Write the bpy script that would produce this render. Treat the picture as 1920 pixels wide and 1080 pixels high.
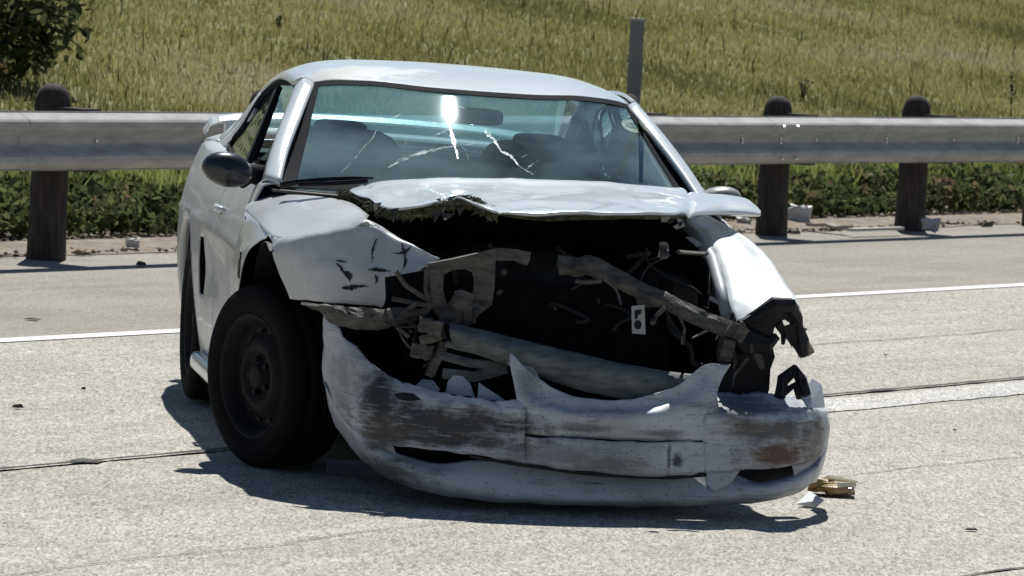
import bpy, bmesh, math, random
import numpy as np
from mathutils import Vector, Matrix, noise
from mathutils.bvhtree import BVHTree
random.seed(7); rng = np.random.default_rng(11)
PI = math.pi
scene = bpy.context.scene
for o in list(bpy.data.objects): bpy.data.objects.remove(o)

# ------------------------------------------------------------------ camera
H, PITCH, ROLL, F = 1.716, .0674, .0539, 8991.0
cam_d = bpy.data.cameras.new('camera'); cam = bpy.data.objects.new('camera', cam_d)
scene.collection.objects.link(cam); scene.camera = cam
_F = Vector((0, math.cos(PITCH), -math.sin(PITCH))); _U0 = Vector((0, math.sin(PITCH), math.cos(PITCH))); _R0 = Vector((1, 0, 0))
_R = _R0*math.cos(ROLL) + _U0*math.sin(ROLL); _U = _U0*math.cos(ROLL) - _R0*math.sin(ROLL)
CAM = Vector((0, 0, H))
cam.matrix_world = Matrix(((_R.x, _U.x, -_F.x, 0), (_R.y, _U.y, -_F.y, 0), (_R.z, _U.z, -_F.z, H), (0, 0, 0, 1)))
cam_d.sensor_width = 36; cam_d.lens = 36*F/1920; cam_d.clip_start = .1; cam_d.clip_end = 3000
cam_d.dof.use_dof = True; cam_d.dof.focus_distance = 15.8; cam_d.dof.aperture_fstop = 16

# ------------------------------------------------------------------ sky, sun, exposure
SUN_EL, SUN_AZ = math.radians(57), math.radians(0)     # azimuth from +Y towards +X
w = bpy.data.worlds.new('World'); scene.world = w; w.use_nodes = True
nt = w.node_tree; bg = nt.nodes['Background']
sky = nt.nodes.new('ShaderNodeTexSky'); sky.sky_type = 'NISHITA'; sky.sun_disc = False
sky.sun_elevation = SUN_EL; sky.sun_rotation = SUN_AZ; sky.air_density = .9; sky.dust_density = .1; sky.ozone_density = 1.6
nt.links.new(sky.outputs[0], bg.inputs[0]); bg.inputs[1].default_value = .056
sl = bpy.data.lights.new('sun', 'SUN'); sl.energy = 4.9; sl.angle = math.radians(.53); sl.color = (1, .985, .93)
so = bpy.data.objects.new('sun', sl); scene.collection.objects.link(so)
sd = Vector((math.sin(SUN_AZ)*math.cos(SUN_EL), math.cos(SUN_AZ)*math.cos(SUN_EL), math.sin(SUN_EL)))
so.rotation_euler = sd.to_track_quat('Z', 'Y').to_euler(); so.location = (4, 60, 60)
vs = scene.view_settings; vs.view_transform = 'Standard'; vs.look = 'None'; vs.exposure = 0.15; vs.gamma = 1
vs.use_curve_mapping = False
scene.render.filter_size = 1.9

# ------------------------------------------------------------------ materials
def mat(name, col=(.5, .5, .5), rough=.6, metal=0, coat=0, spec=.5):
    m = bpy.data.materials.new(name); m.use_nodes = True
    b = m.node_tree.nodes['Principled BSDF']
    b.inputs['Base Color'].default_value = (*col, 1); b.inputs['Roughness'].default_value = rough
    b.inputs['Metallic'].default_value = metal; b.inputs['Coat Weight'].default_value = coat
    b.inputs['Coat Roughness'].default_value = .06; b.inputs['Specular IOR Level'].default_value = spec
    return m
class N:
    def __init__(s, m): s.m = m; s.t = m.node_tree; s.b = s.t.nodes['Principled BSDF']
    def new(s, ty, **k):
        n = s.t.nodes.new(ty)
        for a, v in k.items(): setattr(n, a, v)
        return n
    def ln(s, a, b): s.t.links.new(a, b)
    def coord(s, scale=(1, 1, 1), rot=0, kind='Object'):
        c = s.new('ShaderNodeTexCoord'); mp = s.new('ShaderNodeMapping')
        mp.inputs['Scale'].default_value = scale; mp.inputs['Rotation'].default_value = (0, 0, rot)
        s.ln(c.outputs[kind], mp.inputs[0]); return mp.outputs[0]
    def noise(s, vec, scale, detail=4, rough=.6, dist=0):
        n = s.new('ShaderNodeTexNoise'); n.inputs['Scale'].default_value = scale
        n.inputs['Detail'].default_value = detail; n.inputs['Roughness'].default_value = rough
        n.inputs['Distortion'].default_value = dist
        s.ln(vec, n.inputs['Vector']); return n.outputs[0]
    def rng(s, val, a, b, c=0, d=1):
        n = s.new('ShaderNodeMapRange'); n.inputs[1].default_value = a; n.inputs[2].default_value = b
        n.inputs[3].default_value = c; n.inputs[4].default_value = d; s.ln(val, n.inputs[0]); return n.outputs[0]
    def math(s, op, a, b):
        n = s.new('ShaderNodeMath', operation=op)
        for i, v in enumerate((a, b)):
            if isinstance(v, (int, float)): n.inputs[i].default_value = v
            else: s.ln(v, n.inputs[i])
        return n.outputs[0]
    def mix(s, fac, a, b, mode='MIX'):
        n = s.new('ShaderNodeMix', data_type='RGBA', blend_type=mode)
        for i, v in ((0, fac), (6, a), (7, b)):
            if isinstance(v, (int, float)): n.inputs[i].default_value = v
            elif isinstance(v, tuple): n.inputs[i].default_value = (*v, 1)
            else: s.ln(v, n.inputs[i])
        return n.outputs[2]
    def ramp(s, val, stops):
        n = s.new('ShaderNodeValToRGB'); cr = n.color_ramp
        while len(cr.elements) < len(stops): cr.elements.new(.5)
        for e, (p, c) in zip(cr.elements, stops): e.position = p; e.color = (*c, 1)
        s.ln(val, n.inputs[0]); return n.outputs[0]
    def col(s, c): s.ln(c, s.b.inputs['Base Color'])
    def bump(s, h, strength=.3, dist=.01):
        n = s.new('ShaderNodeBump'); n.inputs['Strength'].default_value = strength
        n.inputs['Distance'].default_value = dist; s.ln(h, n.inputs['Height']); s.ln(n.outputs[0], s.b.inputs['Normal'])

def paint(name, base=(.64, .69, .71), spots=(), dirt=.5, grime=(.12, .105, .085), coat=.5, rough=.28, streak=1.0):
    """white car paint with dirt, scuffs (own shapes, in car coordinates) and faint orange-peel dents"""
    m = mat(name, base, rough, 0, coat); n = N(m); P = n.coord()
    n1 = n.noise(P, 3.5, 6, .65); n2 = n.noise(n.coord((5, 5, 34)), 1.4, 5, .7, .6); n3 = n.noise(P, 55, 3, .7)
    c = n.mix(n.math('MULTIPLY', n.rng(n1, .46, .75), dirt*.55), base, grime)
    c = n.mix(n.math('MULTIPLY', n.rng(n2, .60, .78), dirt*.6*streak), c, (.07, .065, .06))
    c = n.mix(n.math('MULTIPLY', n.rng(n3, .62, .75), dirt*.6), c, (.16, .14, .12))
    if streak > 1:
        n4 = n.noise(n.coord((3.2, 3.2, 85)), 1.5, 5, .72, .4); n5 = n.noise(n.coord((9, 9, 7)), 1.2, 4, .6)
        msk = n.rng(n5, .42, .6); c = n.mix(n.math('MULTIPLY', n.math('MULTIPLY', n.rng(n4, .55, .66), msk), .8), c, (.045, .042, .04))
        n6 = n.noise(P, 120, 2, .5); c = n.mix(n.math('MULTIPLY', n.rng(n6, .64, .7), .7), c, (.05, .045, .04))
    rgh = None
    for (ctr, rad, colr, st) in spots:
        v = n.new('ShaderNodeVectorMath', operation='SUBTRACT'); n.ln(P, v.inputs[0]); v.inputs[1].default_value = ctr
        d = n.new('ShaderNodeVectorMath', operation='DIVIDE'); n.ln(v.outputs[0], d.inputs[0]); d.inputs[1].default_value = rad
        l = n.new('ShaderNodeVectorMath', operation='LENGTH'); n.ln(d.outputs[0], l.inputs[0])
        nn = n.math('ADD', n.math('MULTIPLY', n.math('SUBTRACT', n2, .5), 2.0), n.math('MULTIPLY', n.math('SUBTRACT', n.noise(P, 16, 5, .7), .5), 1.8))
        f = n.math('MULTIPLY', n.rng(n.math('ADD', l.outputs['Value'], nn), .55, 1.45, 1, 0), st)
        c = n.mix(f, c, colr)
        rgh = f if rgh is None else n.math('MAXIMUM', rgh, f)
    if streak > 1:
        n7 = n.noise(n.coord((4, 4, 60), .1), 1.7, 4, .7, .3); c = n.mix(n.math('MULTIPLY', n.rng(n7, .60, .68), .65), c, (.42, .43, .44))
    n.col(c)
    if rgh is not None:
        n.ln(n.rng(rgh, 0, 1, rough, .7), n.b.inputs['Roughness']); n.ln(n.rng(rgh, 0, 1, coat, 0), n.b.inputs['Coat Weight'])
    n.bump(n.noise(P, 9, 4, .55), .25, .006)
    return m

def noisy(name, a, b, scale=8, rough=.8, metal=0, bump=.3, st=(1, 1, 1), coat=0, dist=.01):
    m = mat(name, a, rough, metal, coat); n = N(m); v = n.noise(n.coord(st), scale, 6, .65)
    n.col(n.mix(n.rng(v, .35, .65), a, b)); n.bump(v, bump, dist); return m

M = {}
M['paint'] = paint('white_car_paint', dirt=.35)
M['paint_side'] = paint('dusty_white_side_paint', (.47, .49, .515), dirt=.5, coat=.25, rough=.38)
M['roof'] = paint('white_roof_paint', (.67, .72, .74), [((-.42, 1.3, 1.27), (.22, .12, .1), (.42, .40, .38), .8)], dirt=.25, coat=.5)  # grey spot paints a dull reflection at the roof's left front
M['black'] = mat('black_plastic', (.008, .009, .011), .6, spec=.25)
M['dark'] = noisy('oily_dark_metal', (.0025, .003, .004), (.009, .010, .012), 14, 1.0)
M['dark'].node_tree.nodes['Principled BSDF'].inputs['Specular IOR Level'].default_value = .08
M['rubber'] = noisy('tyre_rubber', (.005, .0055, .007), (.009, .009, .009), 30, .95, bump=.15)
M['rubber'].node_tree.nodes['Principled BSDF'].inputs['Specular IOR Level'].default_value = .15
M['rim'] = noisy('dirty_steel_rim', (.004, .005, .006), (.013, .011, .010), 24, .7, .1)
M['rim'].node_tree.nodes['Principled BSDF'].inputs['Specular IOR Level'].default_value = .25
M['engine'] = noisy('engine_metal', (.004, .0045, .005), (.022, .021, .02), 16, .7)
M['brace'] = noisy('dirty_grey_metal', (.032, .030, .028), (.125, .115, .10), 14, .7, .1, st=(1, 1, 3))
M['beam'] = noisy('dusty_beam_plastic', (.045, .055, .06), (.14, .16, .155), 13, .65, st=(1, 1, 4))
M['foam'] = noisy('torn_insulation', (.03, .032, .018), (.20, .19, .12), 40, .95)
M['seal'] = mat('window_seal', (.006, .008, .012), .85, spec=.15)
M['seat'] = noisy('seat_fabric', (.03, .035, .042), (.06, .065, .07), 20, .9)
M['dash'] = noisy('dashboard_vinyl', (.03, .033, .036), (.06, .065, .07), 12, .6)
M['plate'] = mat('pale_bracket', (.42, .43, .42), .5)
M['chip'] = mat('bare_dark_crack', (.012, .012, .013), .8)
M['chrome'] = mat('lamp_reflector', (.5, .5, .48), .25, .9)

def glass_mat(name, tint, refl=.9, rough=.025, dust=.1, haze=0, trans=0):
    m = bpy.data.materials.new(name); m.use_nodes = True; t = m.node_tree; t.nodes.clear()
    out = t.nodes.new('ShaderNodeOutputMaterial'); tr = t.nodes.new('ShaderNodeBsdfTransparent'); tr.inputs[0].default_value = (*tint, 1)
    gl = t.nodes.new('ShaderNodeBsdfGlossy'); gl.inputs['Roughness'].default_value = rough; gl.inputs[0].default_value = (.93, 1, 1, 1)
    fr = t.nodes.new('ShaderNodeFresnel'); geo = t.nodes.new('ShaderNodeNewGeometry'); io = t.nodes.new('ShaderNodeMapRange')
    io.inputs[3].default_value = 1.38; io.inputs[4].default_value = 1/1.38; t.links.new(geo.outputs['Backfacing'], io.inputs[0]); t.links.new(io.outputs[0], fr.inputs[0])
    mx = t.nodes.new('ShaderNodeMixShader'); t.links.new(fr.outputs[0], mx.inputs[0]); t.links.new(tr.outputs[0], mx.inputs[1]); t.links.new(gl.outputs[0], mx.inputs[2])
    if haze:
        g2 = t.nodes.new('ShaderNodeBsdfGlossy'); g2.inputs['Roughness'].default_value = .085; g2.inputs[0].default_value = (.9, 1, 1, 1)
        m3 = t.nodes.new('ShaderNodeMixShader'); m3.inputs[0].default_value = haze; t.links.new(mx.outputs[0], m3.inputs[1]); t.links.new(g2.outputs[0], m3.inputs[2]); mx = m3
    df = t.nodes.new('ShaderNodeBsdfDiffuse'); df.inputs[0].default_value = (.34, .47, .50, 1)
    tc = t.nodes.new('ShaderNodeTexCoord'); mp = t.nodes.new('ShaderNodeMapping'); mp.inputs['Scale'].default_value = (1.2, .6, 3); mp.inputs['Rotation'].default_value = (0, .5, .3)
    no = t.nodes.new('ShaderNodeTexNoise'); no.inputs['Scale'].default_value = 2.2; no.inputs['Detail'].default_value = 5
    mr = t.nodes.new('ShaderNodeMapRange'); mr.inputs[1].default_value = .38; mr.inputs[2].default_value = .72; mr.inputs[3].default_value = dust*.25; mr.inputs[4].default_value = dust*1.9
    t.links.new(tc.outputs['Object'], mp.inputs[0]); t.links.new(mp.outputs[0], no.inputs['Vector']); t.links.new(no.outputs[0], mr.inputs[0])
    if trans:
        tl = t.nodes.new('ShaderNodeBsdfTranslucent'); tl.inputs[0].default_value = (.55, .88, .92, 1); m4 = t.nodes.new('ShaderNodeMixShader'); m4.inputs[0].default_value = trans
        t.links.new(mx.outputs[0], m4.inputs[1]); t.links.new(tl.outputs[0], m4.inputs[2]); mx = m4
    m2 = t.nodes.new('ShaderNodeMixShader'); t.links.new(mr.outputs[0], m2.inputs[0]); t.links.new(mx.outputs[0], m2.inputs[1]); t.links.new(df.outputs[0], m2.inputs[2])
    t.links.new(m2.outputs[0], out.inputs[0]); return m
M['glass'] = glass_mat('dusty_windshield_glass', (.76, .88, .91), dust=.15, haze=.0012, trans=.0)
M['glass2'] = glass_mat('tinted_rear_glass', (.84, .95, .95), dust=.05, trans=.05)
M['glass3'] = glass_mat('dark_side_glass', (.16, .19, .21), dust=.02)
M['clear'] = glass_mat('lamp_lens_plastic', (.9, .85, .7), dust=.3)

# ------------------------------------------------------------------ object helpers
C = scene.collection
def mesh(name, vs_, fs, m, parent=None, smooth=False, thick=0, off=0, mods=True):
    me = bpy.data.meshes.new(name); me.from_pydata([tuple(v) for v in vs_], [], fs); me.update()
    if smooth: me.polygons.foreach_set('use_smooth', [True]*len(me.polygons))
    o = bpy.data.objects.new(name, me); C.objects.link(o)
    for mm in (m if isinstance(m, list) else [m]): me.materials.append(mm)
    if parent: o.parent = parent
    if thick:
        s = o.modifiers.new('thickness', 'SOLIDIFY'); s.thickness = thick; s.offset = off
    return o
def tag(o, label=None, cat=None, group=None, kind=None):
    for k, v in (('label', label), ('category', cat), ('group', group), ('kind', kind)):
        if v: o[k] = v
    return o
def empty(name, loc=(0, 0, 0), rz=0, parent=None):
    o = bpy.data.objects.new(name, None); C.objects.link(o); o.location = loc; o.rotation_euler = (0, 0, rz)
    o.empty_display_size = .2
    if parent: o.parent = parent
    return o
def joinm(parts):
    V, Fs = [], []
    for v, f in parts:
        b = len(V); V += [Vector(x) for x in v]; Fs += [tuple(i+b for i in q) for q in f]
    return V, Fs
def boxm(a, b):
    (x0, y0, z0), (x1, y1, z1) = a, b
    v = [(x0, y0, z0), (x1, y0, z0), (x1, y1, z0), (x0, y1, z0), (x0, y0, z1), (x1, y0, z1), (x1, y1, z1), (x0, y1, z1)]
    return v, [(0, 3, 2, 1), (4, 5, 6, 7), (0, 1, 5, 4), (1, 2, 6, 5), (2, 3, 7, 6), (3, 0, 4, 7)]
def tubem(pts, r, n=8, flat=1.0, cap=True):
    pts = [Vector(p) for p in pts]; V, Fs = [], []
    rs = r if isinstance(r, (list, tuple)) else [r]*len(pts)
    for i, p in enumerate(pts):
        t = (pts[min(i+1, len(pts)-1)] - pts[max(i-1, 0)]).normalized()
        a = t.cross(Vector((0, 0, 1))); a = a.normalized() if a.length > 1e-3 else Vector((1, 0, 0)); b = a.cross(t)
        for k in range(n):
            th = 2*PI*k/n; V.append(p + a*math.cos(th)*rs[i]*flat + b*math.sin(th)*rs[i])
    for i in range(len(pts)-1):
        for k in range(n): Fs.append((i*n+k, i*n+(k+1) % n, (i+1)*n+(k+1) % n, (i+1)*n+k))
    if cap: Fs += [tuple(range(n))[::-1], tuple((len(pts)-1)*n+k for k in range(n))]
    return V, Fs
def barm(a, b, wd, th, up=Vector((0, 0, 1)), seg=1, jit=0):
    """rectangular bar, width along 'up', thickness across"""
    a, b = Vector(a), Vector(b); t = (b-a).normalized(); u = (up - t*up.dot(t)).normalized(); s = t.cross(u); V, Fs = [], []
    for i in range(seg+1):
        p = a.lerp(b, i/seg) + Vector([random.uniform(-jit, jit) for _ in range(3)])
        for (i1, j1) in ((-1, -1), (1, -1), (1, 1), (-1, 1)): V.append(p + s*th/2*i1 + u*wd/2*j1)
    for i in range(seg):
        for k in range(4): Fs.append((i*4+k, i*4+(k+1) % 4, (i+1)*4+(k+1) % 4, (i+1)*4+k))
    Fs += [(3, 2, 1, 0), tuple(seg*4+k for k in range(4))]
    return V, Fs
def cr(p0, p1, p2, p3, t):
    return .5*((2*p1) + (p2-p0)*t + (2*p0-5*p1+4*p2-p3)*t*t + (3*p1-p0-3*p2+p3)*t**3)
def crline(P, n):
    P = [Vector(p) for p in P]; out = []
    for i in range(len(P)-1):
        a = P[i-1] if i else P[0]*2-P[1]; d = P[i+2] if i+2 < len(P) else P[-1]*2-P[-2]
        for k in range(n): out.append(cr(a, P[i], P[i+1], d, k/n))
    out.append(P[-1]); return out
def gridm(rows, nu=6, nv=6, amp=0, freq=6, seed=0, rag=0):
    R_ = [crline(r, nu) for r in rows]; nc = len(R_[0]); cols = [crline([r[j] for r in R_], nv) for j in range(nc)]
    nr = len(cols[0]); V = []
    for i in range(nr):
        for j in range(nc):
            p = cols[j][i]
            if amp:
                q = p*freq + Vector((seed, seed*2, 0)); d = noise.noise_vector(q) + .5*noise.noise_vector(q*2.3)
                r = abs(noise.noise(q*1.3+Vector((5, 1, 2))))
                p = p + d*amp*.7 + Vector((0, -1, .3))*(r-.2)*amp*1.2
            if rag and i == 0: p = p + Vector((random.uniform(-.5, .5), 0, random.uniform(-1, .6)))*rag
            V.append(p)
    Fs = [(i*nc+j, i*nc+j+1, (i+1)*nc+j+1, (i+1)*nc+j) for i in range(nr-1) for j in range(nc-1)]
    return V, Fs

# car frame: x across (image right), y to the rear, z up; origin on the road under the front axle
CX, CY, PSI = .0224, 15.683, .1616
cps, sps = math.cos(PSI), math.sin(PSI)
def inv(v): d = v - Vector((CX, CY, 0)); return Vector((cps*d.x + sps*d.y, -sps*d.x + cps*d.y, d.z))
def ray(u, v): return _F + _R*((u-960)/F) - _U*((v-540)/F)
CO = inv(CAM)
def L(u, v, y=None, x=None, z=None):
    """car-frame point at a known depth (y), side distance (x) or height (z) seen in direction (u, v)"""
    d = inv(ray(u, v) + Vector((CX, CY, 0)))
    if y is not None: t = (y-CO.y)/d.y
    elif x is not None: t = (x-CO.x)/d.x
    else: t = (z-CO.z)/d.z
    return CO + d*t
def G(rows): return [[L(u, v, y) for (u, v, y) in r] for r in rows]
def W(u, v, z=0):
    d = ray(u, v); return CAM + d*((z-H)/d.z)
def WD(u, v, D):
    d = ray(u, v); return CAM + d*(D/d.y)

# ------------------------------------------------------------------ the road and its verge
RO = Vector((.0677, 29.08, 0)); PHI = .9835
RD = Vector((math.cos(PHI), math.sin(PHI), 0)); RN = Vector((-RD.y, RD.x, 0))
def rp(a, o, z=0): return RO + RD*a + RN*o + Vector((0, 0, z))

def concrete(name, base, alt, speck=1.0, tint=(.5, .46, .40), band=.5):
    m = mat(name, base, .85); n = N(m); P = n.coord()
    rot = n.coord((1, 1, 1), -PHI)
    big = n.noise(P, .9, 5, .6); band_ = n.noise(n.coord_r if False else rot, 1.0, 3, .5)
    st = n.new('ShaderNodeMapping'); st.inputs['Scale'].default_value = (.25, 3.2, 1); n.ln(rot, st.inputs[0])
    bands = n.noise(st.outputs[0], 1.3, 4, .6)
    c = n.mix(n.rng(big, .35, .65), base, alt)
    c = n.mix(n.math('MULTIPLY', n.rng(bands, .45, .7), band), c, tint)
    P4 = n.coord((1, .24, 1)); a = n.noise(P4, 50, 3, .62, 1.8); b = n.noise(P4, 110, 2, .6, .5)
    f = n.math('ADD', n.math('MULTIPLY', n.math('SUBTRACT', a, .5), 4.2*speck), n.math('MULTIPLY', n.math('SUBTRACT', b, .5), 2.0*speck))
    k = n.rng(f, -.6, .6, .52, 1.46)
    cc = n.new('ShaderNodeCombineColor')
    for i in range(3): n.ln(k, cc.inputs[i])
    c = n.mix(1.0, c, cc.outputs[0], 'MULTIPLY')
    gr = n.noise(P4, 46, 2, .5); c = n.mix(n.math('MULTIPLY', n.rng(gr, .62, .72), .5*speck), c, (.46, .36, .25))
    n.col(c); n.bump(a, .45, .004); return m
M['road'] = concrete('grooved_concrete_road', (.375, .35, .305), (.305, .285, .25), .85, (.45, .435, .395), .6)
M['shoulder'] = concrete('brownish_shoulder', (.275, .25, .215), (.21, .19, .16), .45, (.32, .29, .245), .6)
M['linepaint'] = noisy('road_line_paint', (.80, .79, .76), (.62, .60, .57), 30, .7, bump=.1)
M['joint'] = noisy('joint_tar', (.02, .02, .02), (.06, .055, .05), 40, .9)
M['faded'] = concrete('worn_pale_strip', (.50, .49, .47), (.42, .41, .39), .8)
M['dirt'] = noisy('dusty_verge_soil', (.30, .25, .20), (.17, .135, .10), 9, .95, bump=.6, dist=.03)
M['soil'] = noisy('hillside_soil', (.20, .185, .075), (.13, .14, .05), 3, .95)

def sheet(name, a0, a1, o0, o1, z, m, na=1, no=1, jit=0):
    V = [rp(a0+(a1-a0)*i/na, o0+(o1-o0)*j/no + (random.uniform(-jit, jit) if jit else 0), z) for i in range(na+1) for j in range(no+1)]
    Fs = [(i*(no+1)+j, (i+1)*(no+1)+j, (i+1)*(no+1)+j+1, i*(no+1)+j+1) for i in range(na) for j in range(no)]
    return tag(mesh(name, V, Fs, m), kind='structure')
sheet('ground', -900, 900, -900, 900, -.02, M['soil'])
sheet('road', -400, 400, -28, -2.9, 0, M['road'])
sheet('shoulder', -400, 400, -2.9, .9, 0, M['shoulder'])
sheet('edge_line', -200, 200, -3.06, -2.93, .004, M['linepaint'], 600, 1, .004)
V, Fs = [], []
def ragged(name, a0, a1, off, wd, z, m, step=.05, wob=.01):
    V, Fs = [], []; n_ = int((a1-a0)/step)
    for i in range(n_+1):
        a = a0+i*step; c = off + noise.noise(Vector((a*1.7, off, 0)))*wob*2
        w_ = wd*(.55 + .9*abs(noise.noise(Vector((a*6, off*3, 1)))) + .3*noise.noise(Vector((a*23, 0, off))))
        V += [rp(a, c-w_/2, z), rp(a, c+w_/2, z)]
    Fs = [(2*i, 2*i+2, 2*i+3, 2*i+1) for i in range(n_)]
    return tag(mesh(name, V, Fs, m), kind='structure')
ragged('pavement_joint', -40, 30, -6.19, .045, .008, M['joint'])
sheet('worn_lane_line', -9.3, 20, -6.58, -6.28, .004, M['faded'], 200, 1, .012)
ragged('pavement_crack', -30, 10, -7.85, .006, .004, M['joint'], wob=.03)
ragged('pavement_crack', -8.6, 20, -4.75, .012, .004, M['joint'], wob=.03)
ragged('pavement_crack', -13, -5, -9.5, .018, .004, M['joint'], wob=.03)

# verge and hillside, one terrain sheet
def hz(a, o):
    z = -.01
    if o > .62: z += .05*min(1, (o-.62)/.25)
    if o > 1.1: z += .155*(o-1.1) if o < 60 else .155*58.9
    if o > .62: z += .035*noise.noise(Vector((a*.9, o*.9, 0)))*min(1, (o-.62)*2) + .03*noise.noise(Vector((a*3.1, o*3.1, 3)))*min(1, (o-.62)*2)
    return z
As = list(np.arange(-14, 32, .25)); As = [-400, -200, -100, -50, -25] + As + [33, 36, 50, 100, 200, 400]
Os = [.55] + list(np.arange(.65, 20, .3)) + [22, 24, 30, 45, 60, 100, 300]
V = [rp(a, o, hz(a, o)) for a in As for o in Os]; no = len(Os)
Fs = [(i*no+j, (i+1)*no+j, (i+1)*no+j+1, i*no+j+1) for i in range(len(As)-1) for j in range(no-1)]
hill = mesh('hillside', V, Fs, [M['soil'], M['dirt']], smooth=True); tag(hill, kind='structure')
mi = [1 if Os[j] < 1.3 else 0 for i in range(len(As)-1) for j in range(no-1)]
hill.data.polygons.foreach_set('material_index', mi)
# gritty dirt edge over the shoulder
V = []; Fs = []
for i in range(161):
    a = -14+i*.25; e = .42+.12*noise.noise(Vector((a*.8, 4, 0)))+.05*noise.noise(Vector((a*4, 4, 0)))
    V += [rp(a, e, .004), rp(a, e+.1, .018), rp(a, .80, .05)]
for i in range(160):
    for k in (0, 1): Fs.append((3*i+k, 3*i+3+k, 3*i+4+k, 3*i+1+k))
tag(mesh('dirt_edge', V, Fs, M['dirt'], smooth=True), kind='structure')

# ------------------------------------------------------------------ grass and ground cover (real blades, vectorised)
def frustum_pts(n, a0, a1, o0, o1, margin=.16):
    a = rng.uniform(a0, a1, n); o = rng.uniform(o0, o1, n)
    x = RO.x + RD.x*a + RN.x*o; y = RO.y + RD.y*a + RN.y*o
    k = np.abs(x) < margin*y
    return a[k], o[k], x[k], y[k]
def hz_np(a, o): return np.array([hz(float(p), float(q)) for p, q in zip(a, o)])
def fast_mesh(name, verts, nper, m, tint=None, tri=None):
    """verts (k, nper, 3); tri list of index triples inside one element"""
    k = len(verts); me = bpy.data.meshes.new(name); tri = np.array(tri, dtype=np.int32)
    me.vertices.add(k*nper); me.vertices.foreach_set('co', verts.reshape(-1).astype(np.float32))
    idx = (tri[None] + (np.arange(k, dtype=np.int32)*nper)[:, None, None]).reshape(-1)
    nt_ = k*len(tri); me.loops.add(nt_*3); me.loops.foreach_set('vertex_index', idx)
    me.polygons.add(nt_); me.polygons.foreach_set('loop_start', np.arange(0, nt_*3, 3, dtype=np.int32))
    me.polygons.foreach_set('loop_total', np.full(nt_, 3, dtype=np.int32)); me.update(calc_edges=True)
    if tint is not None:
        at = me.attributes.new('tint', 'FLOAT', 'POINT'); at.data.foreach_set('value', np.repeat(tint, nper).astype(np.float32))
    me.materials.append(m); o = bpy.data.objects.new(name, me); C.objects.link(o); return o
def leafy(name, stops, trans=.3, rough=.6):
    m = mat(name, (.1, .1, .05), 1.0, spec=0); n = N(m); at = n.new('ShaderNodeAttribute'); at.attribute_name = 'tint'
    c = n.ramp(at.outputs['Fac'], stops); n.col(c)
    tl = n.new('ShaderNodeBsdfTranslucent'); n.ln(c, tl.inputs[0]); mx = n.new('ShaderNodeMixShader'); mx.inputs[0].default_value = trans
    out = [q for q in n.t.nodes if q.type == 'OUTPUT_MATERIAL'][0]
    n.ln(n.b.outputs[0], mx.inputs[1]); n.ln(tl.outputs[0], mx.inputs[2]); n.ln(mx.outputs[0], out.inputs[0]); return m
M['grass'] = leafy('hillside_grass', [(0, (.13, .13, .055)), (.28, (.215, .21, .08)), (.55, (.33, .305, .125)), (.8, (.37, .315, .18)), (1, (.42, .35, .24))], .52)
M['ivy'] = leafy('ground_cover_leaf', [(0, (.03, .04, .02)), (.3, (.08, .10, .04)), (.55, (.16, .20, .075)), (.78, (.20, .14, .085)), (1, (.32, .27, .20))], .42)
M['weedg'] = leafy('dry_stalk', [(0, (.06, .06, .025)), (.5, (.15, .13, .055)), (1, (.34, .27, .15))], .2)
M['greens'] = leafy('green_weed_blade', [(0, (.08, .11, .03)), (.5, (.21, .26, .07)), (1, (.36, .38, .14))], .5)

def blades(name, n, a0, a1, o0, o1, h0, h1, wd, m, tfun, label, hfun=None):
    a, o, x, y = frustum_pts(n, a0, a1, o0, o1); k = len(a); z = hz_np(a, o) - .01
    nz = np.array([noise.noise(Vector((p*1.1, q*1.1, 7))) for p, q in zip(a, o)])
    nz2 = np.array([noise.noise(Vector((p*4.5, q*4.5, 2))) for p, q in zip(a, o)])
    h = rng.uniform(h0, h1, k)*(1+.5*nz+.35*nz2)
    th = rng.uniform(0, PI, k); lean = rng.uniform(.05, .55, k)*h; ld = rng.uniform(0, 2*PI, k)
    w_ = wd*rng.uniform(.6, 1.4, k)
    cx, sx = np.cos(th)*w_/2, np.sin(th)*w_/2*.5
    B = np.stack([x, y, z], -1); S = np.stack([cx, sx, 0*cx], -1)
    Mid = B + np.stack([np.cos(ld)*lean*.35, np.sin(ld)*lean*.35, h*.6], -1); Tip = B + np.stack([np.cos(ld)*lean, np.sin(ld)*lean, h], -1)
    V = np.stack([B-S, B+S, Mid-S*.8, Mid+S*.8, Tip], 1)
    t = np.clip(tfun(a, o, nz, nz2) + rng.normal(0, .11, k), 0, 1)
    ob = fast_mesh(name, V, 5, m, t, [(0, 1, 3), (0, 3, 2), (2, 3, 4)])
    tag(ob, label, 'grass', kind='stuff'); return ob
def t_hill(a, o, nz, nz2):
    big = np.array([noise.noise(Vector((p*.33, q*.5, 11))) for p, q in zip(a, o)])
    return .44 + .035*(o-8) + .75*big + .25*nz + .22*nz2
blades('hill_grass', 680000, -14, 30, 2.9, 20, .035, .10, .012, M['grass'], t_hill, 'dry yellow green grass covering the slope above the rail')
blades('dry_stalks', 2600, -14, 30, 3.5, 18, .12, .26, .012, M['weedg'], lambda a, o, n1, n2: .35+.5*n1, 'scattered taller dry stalks and weeds on the slope')
blades('verge_grass', 80000, -9, 20, 1.5, 3.1, .09, .26, .014, M['greens'], lambda a, o, n1, n2: .5+.5*n1+.4*n2, 'bright green grass growing behind the guardrail posts')

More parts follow.
